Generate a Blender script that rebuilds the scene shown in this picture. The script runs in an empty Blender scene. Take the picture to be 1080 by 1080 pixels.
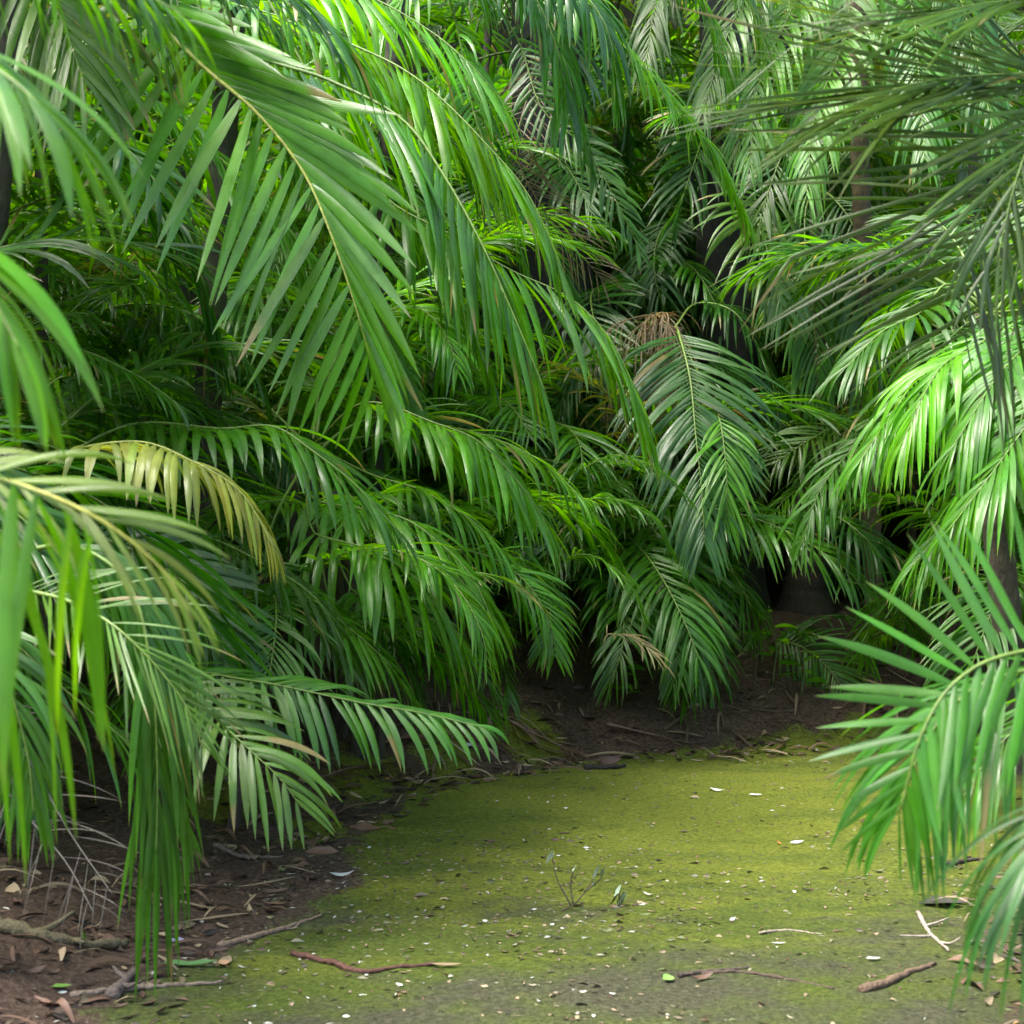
import bpy, math, random
import numpy as np
from mathutils import Vector, Matrix

R = math.radians
rng = np.random.default_rng(11)
random.seed(11)
sc = bpy.context.scene
col = sc.collection

# ------------------------------------------------------------------ camera
CAMH = 1.5
FPX = 1713.0                       # focal length in photo pixels (1080 wide)
cam_d = bpy.data.cameras.new('camera')
cam = bpy.data.objects.new('camera', cam_d)
col.objects.link(cam)
cam.location = (0, 0, CAMH)
cam.rotation_euler = (R(90), 0, 0)
cam_d.sensor_width = 36
cam_d.lens = 36 * FPX / 1080
cam_d.clip_start = 0.05
cam_d.clip_end = 500
cam_d.dof.use_dof = True
cam_d.dof.focus_distance = 8.3
cam_d.dof.aperture_fstop = 5.0
sc.camera = cam

def P(px, py, d):
    """a spot in the place: px, py as sighted from the path, d metres in"""
    return np.array([(px - 540) / FPX * d, d, CAMH - (py - 540) / FPX * d])

# ------------------------------------------------------------------ light
SUN_EL, SUN_AZ = R(66), R(-115)    # azimuth: direction the light comes from, 0 = +Y, clockwise
w = bpy.data.worlds.new('World')
sc.world = w
w.use_nodes = True
nt = w.node_tree
bg = nt.nodes['Background']
sky = nt.nodes.new('ShaderNodeTexSky')
sky.sky_type = 'NISHITA'
sky.sun_disc = False
sky.sun_elevation = SUN_EL
sky.sun_rotation = SUN_AZ
sky.air_density = 0.8
sky.dust_density = 3.0
nt.links.new(sky.outputs[0], bg.inputs[0])
bg.inputs[1].default_value = 0.115
sd = bpy.data.lights.new('sun', 'SUN')
so = bpy.data.objects.new('sun', sd)
col.objects.link(so)
sd.energy = 1.5
sd.angle = R(24)
sd.color = (1, 0.95, 0.86)
tosun = Vector((math.sin(SUN_AZ) * math.cos(SUN_EL), math.cos(SUN_AZ) * math.cos(SUN_EL), math.sin(SUN_EL)))
so.rotation_euler = tosun.to_track_quat('Z', 'Y').to_euler()
so.location = (0, 0, 20)
sc.view_settings.view_transform = 'Standard'
sc.view_settings.look = 'None'
sc.view_settings.gamma = 1
sc.view_settings.exposure = 2.8
sc.render.engine = 'CYCLES'
cy = sc.cycles
cy.use_denoising = True
cy.max_bounces = 10
cy.diffuse_bounces = 3
cy.glossy_bounces = 3
cy.transmission_bounces = 6
cy.caustics_reflective = False
cy.caustics_refractive = False

# ------------------------------------------------------------------ object helpers
def tag(o, label=None, cat=None, group=None, kind=None):
    if label: o['label'] = label
    if cat: o['category'] = cat
    if group: o['group'] = group
    if kind: o['kind'] = kind
    return o

def empty(name, loc):
    o = bpy.data.objects.new(name, None)
    o.empty_display_size = 0.2
    o.location = loc
    col.objects.link(o)
    return o

def link(name, me, parent=None):
    o = bpy.data.objects.new(name, me)
    col.objects.link(o)
    if parent is not None:
        o.parent = parent
    return o

def mesh_np(name, V, Q, mat, colr=None, uv=None, smooth=True):
    """V (n,3), Q (m,4) quads"""
    me = bpy.data.meshes.new(name)
    V = np.asarray(V, dtype=np.float32)
    Q = np.asarray(Q, dtype=np.int32)
    k = Q.shape[1]
    me.vertices.add(len(V))
    me.vertices.foreach_set('co', V.ravel())
    me.loops.add(Q.size)
    me.loops.foreach_set('vertex_index', Q.ravel())
    me.polygons.add(len(Q))
    me.polygons.foreach_set('loop_start', np.arange(0, Q.size, k, dtype=np.int32))
    me.polygons.foreach_set('use_smooth', np.full(len(Q), smooth))
    me.update(calc_edges=True)
    if colr is not None:
        a = me.color_attributes.new('pigment', 'FLOAT_COLOR', 'POINT')
        c = np.ones((len(V), 4), dtype=np.float32)
        c[:, :colr.shape[1]] = colr
        a.data.foreach_set('color', c.ravel())
    if uv is not None:
        u = me.uv_layers.new(name='UVMap')
        u.data.foreach_set('uv', np.asarray(uv, dtype=np.float32)[Q.ravel()].ravel())
    if mat: me.materials.append(mat)
    me.validate()
    return me

def nrm(a):
    return a / np.maximum(np.linalg.norm(a, axis=-1, keepdims=True), 1e-9)

def spline(pts, n):
    """Catmull-Rom through pts, resampled evenly; also returns arc positions of pts (0..1)"""
    p = np.asarray(pts, float)
    ext = np.vstack([2 * p[0] - p[1], p, 2 * p[-1] - p[-2]])
    out = []
    m = 24
    for i in range(1, len(ext) - 2):
        p0, p1, p2, p3 = ext[i - 1:i + 3]
        d1 = max(np.linalg.norm(p2 - p1), 1e-6)
        d0 = max(np.linalg.norm(p1 - p0), 1e-6)
        d2 = max(np.linalg.norm(p3 - p2), 1e-6)
        m1 = (p2 - p0) / (d0 + d1) * d1
        m2 = (p3 - p1) / (d1 + d2) * d1
        t = np.linspace(0, 1, m, endpoint=False)[:, None]
        out.append((2 * t**3 - 3 * t**2 + 1) * p1 + (t**3 - 2 * t**2 + t) * m1 + (-2 * t**3 + 3 * t**2) * p2 + (t**3 - t**2) * m2)
    out = np.vstack(out + [p[-1:]])
    s = np.concatenate([[0], np.cumsum(np.linalg.norm(np.diff(out, axis=0), axis=1))])
    tot = s[-1]
    knots = s[::m] / tot
    u = np.linspace(0, tot, n)
    res = np.stack([np.interp(u, s, out[:, k]) for k in range(3)], axis=1)
    return res, knots, tot

def tube_np(path, rad, sides=8, cap=True):
    path = np.asarray(path, float)
    n = len(path)
    T = nrm(np.gradient(path, axis=0))
    ref = np.array([0.3, 0.9, 0.2]) if abs(T[0] @ np.array([0.3, 0.9, 0.2])) < 0.9 else np.array([1., 0, 0])
    A = nrm(np.cross(T, ref)); B = np.cross(T, A)
    ang = np.linspace(0, 2 * np.pi, sides, endpoint=False)
    rad = np.broadcast_to(np.asarray(rad, float).reshape(n, -1), (n, sides))
    V = path[:, None, :] + rad[:, :, None] * (np.cos(ang)[None, :, None] * A[:, None] + np.sin(ang)[None, :, None] * B[:, None])
    V = V.reshape(-1, 3)
    Q = []
    for i in range(n - 1):
        for j in range(sides):
            k = (j + 1) % sides
            Q.append((i * sides + j, i * sides + k, (i + 1) * sides + k, (i + 1) * sides + j))
    if cap:
        for e in (0, n - 1):
            V = np.vstack([V, path[e:e + 1]])
            c = len(V) - 1
            for j in range(0, sides, 2):
                k = (j + 1) % sides; l = (j + 2) % sides
                q = (e * sides + j, e * sides + k, e * sides + l, c)
                Q.append(q if e else q[::-1])
    return V, np.array(Q)

# ------------------------------------------------------------------ materials
def newmat(name):
    m = bpy.data.materials.new(name)
    m.use_nodes = True
    t = m.node_tree
    for n in list(t.nodes): t.nodes.remove(n)
    out = t.nodes.new('ShaderNodeOutputMaterial')
    return m, t, out

def N(t, ty, **kw):
    n = t.nodes.new(ty)
    for k, v in kw.items():
        if k.startswith('i_'):
            key = k[2:]
            key = int(key) if key.isdigit() else key.replace('_', ' ')
            n.inputs[key].default_value = v
        else:
            setattr(n, k, v)
    return n

def leaf_material():
    m, t, out = newmat('palm_leaf')
    L = t.links.new
    at = N(t, 'ShaderNodeAttribute', attribute_name='pigment')
    oi = N(t, 'ShaderNodeObjectInfo')
    mr = N(t, 'ShaderNodeMapRange', i_3=0.8, i_4=1.2)
    L(oi.outputs['Random'], mr.inputs[0])
    uv = N(t, 'ShaderNodeUVMap', uv_map='UVMap')
    sep = N(t, 'ShaderNodeSeparateXYZ')
    L(uv.outputs[0], sep.inputs[0])
    # lengthwise veins
    mul = N(t, 'ShaderNodeMath', operation='MULTIPLY', i_1=44.0)
    L(sep.outputs[0], mul.inputs[0])
    sn = N(t, 'ShaderNodeMath', operation='SINE')
    L(mul.outputs[0], sn.inputs[0])
    # blotches in object space
    tc = N(t, 'ShaderNodeTexCoord')
    no = N(t, 'ShaderNodeTexNoise', i_Scale=9.0, i_Detail=4.0)
    L(tc.outputs['Object'], no.inputs['Vector'])
    mr2 = N(t, 'ShaderNodeMapRange', i_1=0.3, i_2=0.7, i_3=0.82, i_4=1.15)
    L(no.outputs[0], mr2.inputs[0])
    vm = N(t, 'ShaderNodeMapRange', i_1=-1.0, i_2=1.0, i_3=0.93, i_4=1.05)
    L(sn.outputs[0], vm.inputs[0])
    a = N(t, 'ShaderNodeMath', operation='MULTIPLY'); L(mr.outputs[0], a.inputs[0]); L(mr2.outputs[0], a.inputs[1])
    b = N(t, 'ShaderNodeMath', operation='MULTIPLY'); L(a.outputs[0], b.inputs[0]); L(vm.outputs[0], b.inputs[1])
    hsv = N(t, 'ShaderNodeHueSaturation')
    L(at.outputs['Color'], hsv.inputs['Color']); L(b.outputs[0], hsv.inputs['Value'])
    # tiny pale specks and scars
    sp = N(t, 'ShaderNodeTexNoise', i_Scale=160.0, i_Detail=2.0)
    L(tc.outputs['Object'], sp.inputs['Vector'])
    spr = N(t, 'ShaderNodeMapRange', i_1=0.74, i_2=0.8, i_3=0.0, i_4=0.5)
    L(sp.outputs[0], spr.inputs[0])
    mx = N(t, 'ShaderNodeMix', data_type='RGBA')
    mx.inputs[7].default_value = (0.32, 0.36, 0.22, 1)
    L(spr.outputs[0], mx.inputs[0]); L(hsv.outputs[0], mx.inputs[6])
    bl = N(t, 'ShaderNodeTexNoise', i_Scale=26.0, i_Detail=5.0, i_Roughness=0.65)
    L(tc.outputs['Object'], bl.inputs['Vector'])
    blr = N(t, 'ShaderNodeMapRange', i_1=0.66, i_2=0.72, i_3=0.0, i_4=0.75)
    L(bl.outputs[0], blr.inputs[0])
    mb = N(t, 'ShaderNodeMix', data_type='RGBA')
    mb.inputs[7].default_value = (0.13, 0.12, 0.035, 1)
    L(blr.outputs[0], mb.inputs[0]); L(mx.outputs[2], mb.inputs[6])
    bs = N(t, 'ShaderNodeBsdfPrincipled')
    L(mb.outputs[2], bs.inputs['Base Color'])
    rr = N(t, 'ShaderNodeMapRange', i_1=0.3, i_2=0.7, i_3=0.20, i_4=0.40)
    L(no.outputs[0], rr.inputs[0]); L(rr.outputs[0], bs.inputs['Roughness'])
    bs.inputs['Specular IOR Level'].default_value = 0.65
    bu = N(t, 'ShaderNodeBump', i_Strength=0.25, i_Distance=0.003)
    L(sn.outputs[0], bu.inputs['Height']); L(bu.outputs[0], bs.inputs['Normal'])
    # light coming through the blade is yellower
    tr = N(t, 'ShaderNodeBsdfTranslucent')
    h2 = N(t, 'ShaderNodeHueSaturation', i_Hue=0.485, i_Saturation=1.1, i_Value=2.6)
    L(hsv.outputs[0], h2.inputs['Color']); L(h2.outputs[0], tr.inputs['Color'])
    ms = N(t, 'ShaderNodeMixShader', i_0=0.46)
    L(bs.outputs[0], ms.inputs[1]); L(tr.outputs[0], ms.inputs[2])
    L(ms.outputs[0], out.inputs[0])
    return m

def pigment_material(name, rough=0.7, bump=0.3, scale=60.0, spec=0.3):
    m, t, out = newmat(name)
    L = t.links.new
    at = N(t, 'ShaderNodeAttribute', attribute_name='pigment')
    tc = N(t, 'ShaderNodeTexCoord')
    no = N(t, 'ShaderNodeTexNoise', i_Scale=scale, i_Detail=6.0)
    L(tc.outputs['Object'], no.inputs['Vector'])
    mr = N(t, 'ShaderNodeMapRange', i_1=0.25, i_2=0.75, i_3=0.6, i_4=1.35)
    L(no.outputs[0], mr.inputs[0])
    hsv = N(t, 'ShaderNodeHueSaturation')
    L(at.outputs['Color'], hsv.inputs['Color']); L(mr.outputs[0], hsv.inputs['Value'])
    bs = N(t, 'ShaderNodeBsdfPrincipled', i_Roughness=rough)
    bs.inputs['Specular IOR Level'].default_value = spec
    L(hsv.outputs[0], bs.inputs['Base Color'])
    bu = N(t, 'ShaderNodeBump', i_Strength=bump, i_Distance=0.02)
    L(no.outputs[0], bu.inputs['Height']); L(bu.outputs[0], bs.inputs['Normal'])
    L(bs.outputs[0], out.inputs[0])
    return m

def bark_material():
    m, t, out = newmat('palm_bark')
    L = t.links.new
    at = N(t, 'ShaderNodeAttribute', attribute_name='pigment')
    tc = N(t, 'ShaderNodeTexCoord')
    mp = N(t, 'ShaderNodeMapping'); mp.inputs['Scale'].default_value = (1, 1, 0.35)
    L(tc.outputs['Object'], mp.inputs[0])
    no = N(t, 'ShaderNodeTexNoise', i_Scale=38.0, i_Detail=8.0, i_Roughness=0.7)
    L(mp.outputs[0], no.inputs['Vector'])
    n2 = N(t, 'ShaderNodeTexNoise', i_Scale=4.0, i_Detail=4.0)
    L(tc.outputs['Object'], n2.inputs['Vector'])
    mr = N(t, 'ShaderNodeMapRange', i_1=0.3, i_2=0.7, i_3=0.55, i_4=1.4)
    L(no.outputs[0], mr.inputs[0])
    hsv = N(t, 'ShaderNodeHueSaturation')
    L(at.outputs['Color'], hsv.inputs['Color']); L(mr.outputs[0], hsv.inputs['Value'])
    mx = N(t, 'ShaderNodeMix', data_type='RGBA')
    mx.inputs[7].default_value = (0.025, 0.038, 0.012, 1)
    m2 = N(t, 'ShaderNodeMapRange', i_1=0.5, i_2=0.68, i_3=0.0, i_4=0.6)
    L(n2.outputs[0], m2.inputs[0]); L(m2.outputs[0], mx.inputs[0]); L(hsv.outputs[0], mx.inputs[6])
    bs = N(t, 'ShaderNodeBsdfPrincipled', i_Roughness=0.9)
    L(mx.outputs[2], bs.inputs['Base Color'])
    bu = N(t, 'ShaderNodeBump', i_Strength=0.8, i_Distance=0.03)
    L(no.outputs[0], bu.inputs['Height']); L(bu.outputs[0], bs.inputs['Normal'])
    L(bs.outputs[0], out.inputs[0])
    return m

def ground_material():
    m, t, out = newmat('moss_and_soil')
    L = t.links.new
    at = N(t, 'ShaderNodeAttribute', attribute_name='moss')
    tc = N(t, 'ShaderNodeTexCoord')
    def noise(s, d=6.0, r=0.6, scale=(1, 1, 1)):
        mp = N(t, 'ShaderNodeMapping'); mp.inputs['Scale'].default_value = scale
        L(tc.outputs['Object'], mp.inputs[0])
        n = N(t, 'ShaderNodeTexNoise', i_Scale=s, i_Detail=d, i_Roughness=r)
        L(mp.outputs[0], n.inputs['Vector'])
        return n
    def ramp(src, stops):
        r = N(t, 'ShaderNodeValToRGB')
        e = r.color_ramp.elements
        while len(e) < len(stops): e.new(0.5)
        for el, (p, c) in zip(e, stops):
            el.position = p; el.color = (*c, 1)
        L(src, r.inputs[0])
        return r
    sepc = N(t, 'ShaderNodeSeparateColor'); L(at.outputs['Color'], sepc.inputs[0])
    fine = noise(48, 8, 0.72)
    mid = noise(5.5, 5, 0.6)
    big = noise(1.1, 4, 0.55, (0.8, 1.4, 1))
    soil = ramp(fine.outputs[0], [(0.3, (0.034, 0.018, 0.012)), (0.5, (0.118, 0.078, 0.054)), (0.72, (0.26, 0.18, 0.13))])
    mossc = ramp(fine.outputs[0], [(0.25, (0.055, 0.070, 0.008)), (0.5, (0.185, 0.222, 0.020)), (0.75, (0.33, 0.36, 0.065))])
    dirt = ramp(fine.outputs[0], [(0.3, (0.032, 0.034, 0.017)), (0.5, (0.092, 0.090, 0.050)), (0.75, (0.19, 0.18, 0.115))])
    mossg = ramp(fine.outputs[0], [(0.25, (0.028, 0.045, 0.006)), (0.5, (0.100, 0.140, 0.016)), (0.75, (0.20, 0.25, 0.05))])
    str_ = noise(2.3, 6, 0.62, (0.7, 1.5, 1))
    sm_ = N(t, 'ShaderNodeMapRange', i_1=0.40, i_2=0.62, i_3=0.0, i_4=1.0); lush_lit = N(t, 'ShaderNodeMath', operation='MULTIPLY_ADD', i_1=-0.75)  # more yellow moss mid path: lush growth and painted light together
    L(sepc.outputs[1], lush_lit.inputs[0]); L(str_.outputs[0], lush_lit.inputs[2]); L(lush_lit.outputs[0], sm_.inputs[0])
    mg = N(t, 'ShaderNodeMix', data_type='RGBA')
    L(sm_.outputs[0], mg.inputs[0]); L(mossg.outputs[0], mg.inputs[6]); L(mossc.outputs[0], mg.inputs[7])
    # worn grey-brown patches in the moss
    add = N(t, 'ShaderNodeMath', operation='ADD'); L(big.outputs[0], add.inputs[0])
    sc2 = N(t, 'ShaderNodeMath', operation='MULTIPLY', i_1=0.6); L(mid.outputs[0], sc2.inputs[0]); L(sc2.outputs[0], add.inputs[1])
    add2 = N(t, 'ShaderNodeMath', operation='ADD'); L(add.outputs[0], add2.inputs[0]); L(sepc.outputs[1], add2.inputs[1])
    wr = N(t, 'ShaderNodeMapRange', i_1=0.84, i_2=1.10, i_3=0.0, i_4=0.95); L(add2.outputs[0], wr.inputs[0])
    m1 = N(t, 'ShaderNodeMix', data_type='RGBA')
    L(wr.outputs[0], m1.inputs[0]); L(mg.outputs[2], m1.inputs[6]); L(dirt.outputs[0], m1.inputs[7])
    # moss cover against bare soil
    jit = N(t, 'ShaderNodeMath', operation='MULTIPLY_ADD', i_1=0.9, i_2=-0.45); L(mid.outputs[0], jit.inputs[0])
    jf = N(t, 'ShaderNodeMath', operation='MULTIPLY_ADD', i_1=0.7, i_2=-0.35); L(fine.outputs[0], jf.inputs[0])
    js = N(t, 'ShaderNodeMath', operation='ADD'); L(jit.outputs[0], js.inputs[0]); L(jf.outputs[0], js.inputs[1])
    ms = N(t, 'ShaderNodeMath', operation='ADD'); L(sepc.outputs[0], ms.inputs[0]); L(js.outputs[0], ms.inputs[1])
    mm = N(t, 'ShaderNodeMapRange', i_1=0.40, i_2=0.54); L(ms.outputs[0], mm.inputs[0])
    m2 = N(t, 'ShaderNodeMix', data_type='RGBA')
    shade_soil = N(t, 'ShaderNodeMix', data_type='RGBA')           # near-black soil under the thicket, its shade put into the colour
    shade_soil.inputs[7].default_value = (.016, .013, .008, 1)
    L(sepc.outputs[2], shade_soil.inputs[0]); L(soil.outputs[0], shade_soil.inputs[6])
    L(mm.outputs[0], m2.inputs[0]); L(shade_soil.outputs[2], m2.inputs[6]); L(m1.outputs[2], m2.inputs[7])
    bs = N(t, 'ShaderNodeBsdfPrincipled', i_Roughness=0.92)
    bs.inputs['Specular IOR Level'].default_value = 0.2
    L(m2.outputs[2], bs.inputs['Base Color'])
    bu = N(t, 'ShaderNodeBump', i_Strength=1.0, i_Distance=0.05)
    f2 = noise(110, 4, 0.6)
    ad = N(t, 'ShaderNodeMath', operation='ADD'); L(fine.outputs[0], ad.inputs[0])
    f3 = N(t, 'ShaderNodeMath', operation='MULTIPLY', i_1=0.35); L(f2.outputs[0], f3.inputs[0]); L(f3.outputs[0], ad.inputs[1])
    L(ad.outputs[0], bu.inputs['Height']); L(bu.outputs[0], bs.inputs['Normal'])
    L(bs.outputs[0], out.inputs[0])
    return m

M_LEAF = leaf_material()
M_STALK = pigment_material('palm_stalk', rough=0.5, bump=0.15, scale=50, spec=0.5)
M_BARK = bark_material()
M_WOOD = pigment_material('dead_wood', rough=0.9, bump=0.6, scale=70)
M_GROUND = ground_material()

def litter_material():
    m, t, out = newmat('dry_leaf')
    L = t.links.new
    at = N(t, 'ShaderNodeAttribute', attribute_name='pigment')
    bs = N(t, 'ShaderNodeBsdfPrincipled', i_Roughness=0.65)
    L(at.outputs['Color'], bs.inputs['Base Color'])
    L(bs.outputs[0], out.inputs[0])
    return m
M_LITTER = litter_material()

# ------------------------------------------------------------------ ground
LEFT = np.array([(-1.5, -4), (-1.45, 3.0), (-1.12, 5.0), (-0.86, 7.3), (-0.36, 8.8), (0.6, 9.75), (2.0, 10.2), (4.5, 10.7), (12, 12)], float)
RIGHT = np.array([(1.25, -4), (1.35, 4.3), (1.75, 6.0), (2.6, 7.6), (5, 8.7), (12, 9.5)], float)

def polydist(pts, line):
    best = np.full(len(pts), 1e9); sgn = np.zeros(len(pts))
    for a, b in zip(line[:-1], line[1:]):
        ab = b - a
        tt = np.clip(((pts - a) @ ab) / (ab @ ab), 0, 1)
        d = np.linalg.norm(pts - (a + tt[:, None] * ab), axis=1)
        cr = ab[0] * (pts[:, 1] - a[1]) - ab[1] * (pts[:, 0] - a[0])
        upd = d < best
        best = np.where(upd, d, best); sgn = np.where(upd, np.sign(cr), sgn)
    return best * sgn

_ph = rng.uniform(0, 6.28, (14, 2)); _dr = rng.uniform(-1, 1, (14, 2)); _fq = np.geomspace(0.7, 14, 14)
def lump(x, y):
    z = 0
    for (p, q), d, f in zip(_ph, _dr, _fq):
        z = z + np.sin(f * (d[0] * x + d[1] * y) + p) * np.cos(f * (d[1] * x - d[0] * y) * 0.8 + q) / f ** 0.9
    return z

def ground_z(x, y):
    x = np.atleast_1d(np.asarray(x, float)); y = np.atleast_1d(np.asarray(y, float))
    pts = np.stack([x, y], 1)
    sl = polydist(pts, LEFT)            # >0 on the bank side
    sr = -polydist(pts, RIGHT)
    z = 0.010 * lump(x, y)
    def bank(s, k):
        s = np.maximum(s - 0.12, 0)
        return k * np.minimum(s, 1.6) * np.minimum(s / 0.35, 1) + 0.10 * np.maximum(s - 1.6, 0)
    far = np.clip((y - 6.5) / 3.5, 0.35, 1)
    zb = bank(sl, 0.46) * far + bank(sr, 0.16)
    rough = np.clip(np.maximum(sl, sr) * 2, 0, 1)
    z = z + zb + rough * 0.022 * lump(x * 1.7 + 3, y * 1.7)
    # wooded hill behind and beside
    hill = 1.15 * np.maximum(y - 15.0, 0) + 0.9 * np.maximum(np.abs(x) - 6.5, 0) * np.clip((y + 4) / 6, 0, 1)
    return z + 15 * np.tanh(hill / 15)

def gz(x, y): return float(ground_z(x, y)[0])

def axis(a, b, fine, lo, hi):
    core = list(np.arange(a, b, fine))
    s, step = [], fine
    v = b
    while v < hi:
        s.append(v); step *= 1.18; v += step
    s.append(hi)
    p, step, v = [], fine, a
    while v > lo:
        step *= 1.18; v -= step; p.append(max(v, lo))
    return np.array(sorted(set(p)) + core + s)

gx = axis(-3.0, 4.0, 0.028, -150, 150); gy = axis(3.6, 12.5, 0.03, -150, 150)
GX, GY = np.meshgrid(gx, gy)
gv = np.stack([GX.ravel(), GY.ravel(), ground_z(GX.ravel(), GY.ravel())], 1)
nx, ny = len(gx), len(gy)
idx = np.arange(nx * ny).reshape(ny, nx)
gq = np.stack([idx[:-1, :-1].ravel(), idx[:-1, 1:].ravel(), idx[1:, 1:].ravel(), idx[1:, :-1].ravel()], 1)
gme = mesh_np('ground', gv, gq, M_GROUND)
pts2 = gv[:, :2]
sl = polydist(pts2, LEFT); sr = -polydist(pts2, RIGHT)
wob = 0.12 * lump(gv[:, 0] * 1.3, gv[:, 1] * 1.3)
outside = np.maximum(sl, sr) + wob
cover = np.clip(0.5 - outside / 0.5, 0, 1)
# small mossy islands on the left bank
for (px, py, r) in ((385, 835, .30), (330, 880, .2), (560, 800, .25), (470, 815, .25), (230, 870, .25), (700, 770, .2)):
    q = P(px, py, CAMH * FPX / (py - 540))
    cover = np.maximum(cover, 0.75 * np.exp(-((gv[:, 0] - q[0])**2 + ((gv[:, 1] - q[1]) / 1.8)**2) / r**2))
wear_lit = np.clip((6.6 - gv[:, 1]) * 0.12, -0.06, 0.30) + np.clip((gv[:, 0] - 1.1) * 0.08, -0.02, .1) - .17 * np.exp(-((gv[:, 0] - .6) / 1.3)**2 - ((gv[:, 1] - 8.6) / 1.5)**2)  # wear in front; the central dip is thicker moss plus painted light
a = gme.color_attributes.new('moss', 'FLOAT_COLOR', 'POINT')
cc = np.ones((len(gv), 4), np.float32); cc[:, 0] = cover; cc[:, 1] = wear_lit; cc[:, 2] = np.clip((np.maximum(sl, sr) - 1.5) / 1.2, 0, 1)  # third channel darkens soil under the thicket as painted shade
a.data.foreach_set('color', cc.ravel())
# cushions of moss and clods of soil stand up from the surface
def clod(x, y, f):
    return np.abs(np.sin(f * x + 1.3 * np.sin(f * .63 * y)) * np.sin(f * .9 * y + 1.1 * np.sin(f * .71 * x + 1)))
cl = clod(gv[:, 0], gv[:, 1], 9) * .5 + clod(gv[:, 1] * .8 + 2, gv[:, 0], 21) * .3 + clod(gv[:, 0] + gv[:, 1], gv[:, 1] - gv[:, 0], 33) * .25
near = (np.abs(gv[:, 0] - .5) < 4) & (gv[:, 1] > 3.4) & (gv[:, 1] < 13)
gv2 = gv.copy(); gv2[:, 2] += near * (cl - .35) * (.012 + .028 * np.clip(outside * 2, 0, 1))
gme.vertices.foreach_set('co', gv2.astype(np.float32).ravel()); gme.update()
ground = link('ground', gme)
tag(ground, 'mossy earth path between low banks of bare brown soil', 'ground', kind='structure')

# ------------------------------------------------------------------ fronds
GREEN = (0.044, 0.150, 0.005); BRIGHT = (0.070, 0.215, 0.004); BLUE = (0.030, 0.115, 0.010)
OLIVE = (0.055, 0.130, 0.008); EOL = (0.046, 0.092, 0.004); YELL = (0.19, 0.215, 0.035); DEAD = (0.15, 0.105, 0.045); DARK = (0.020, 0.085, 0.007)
LIME = (0.088, 0.240, 0.006)
STALKC = (0.10, 0.165, 0.02)

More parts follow.
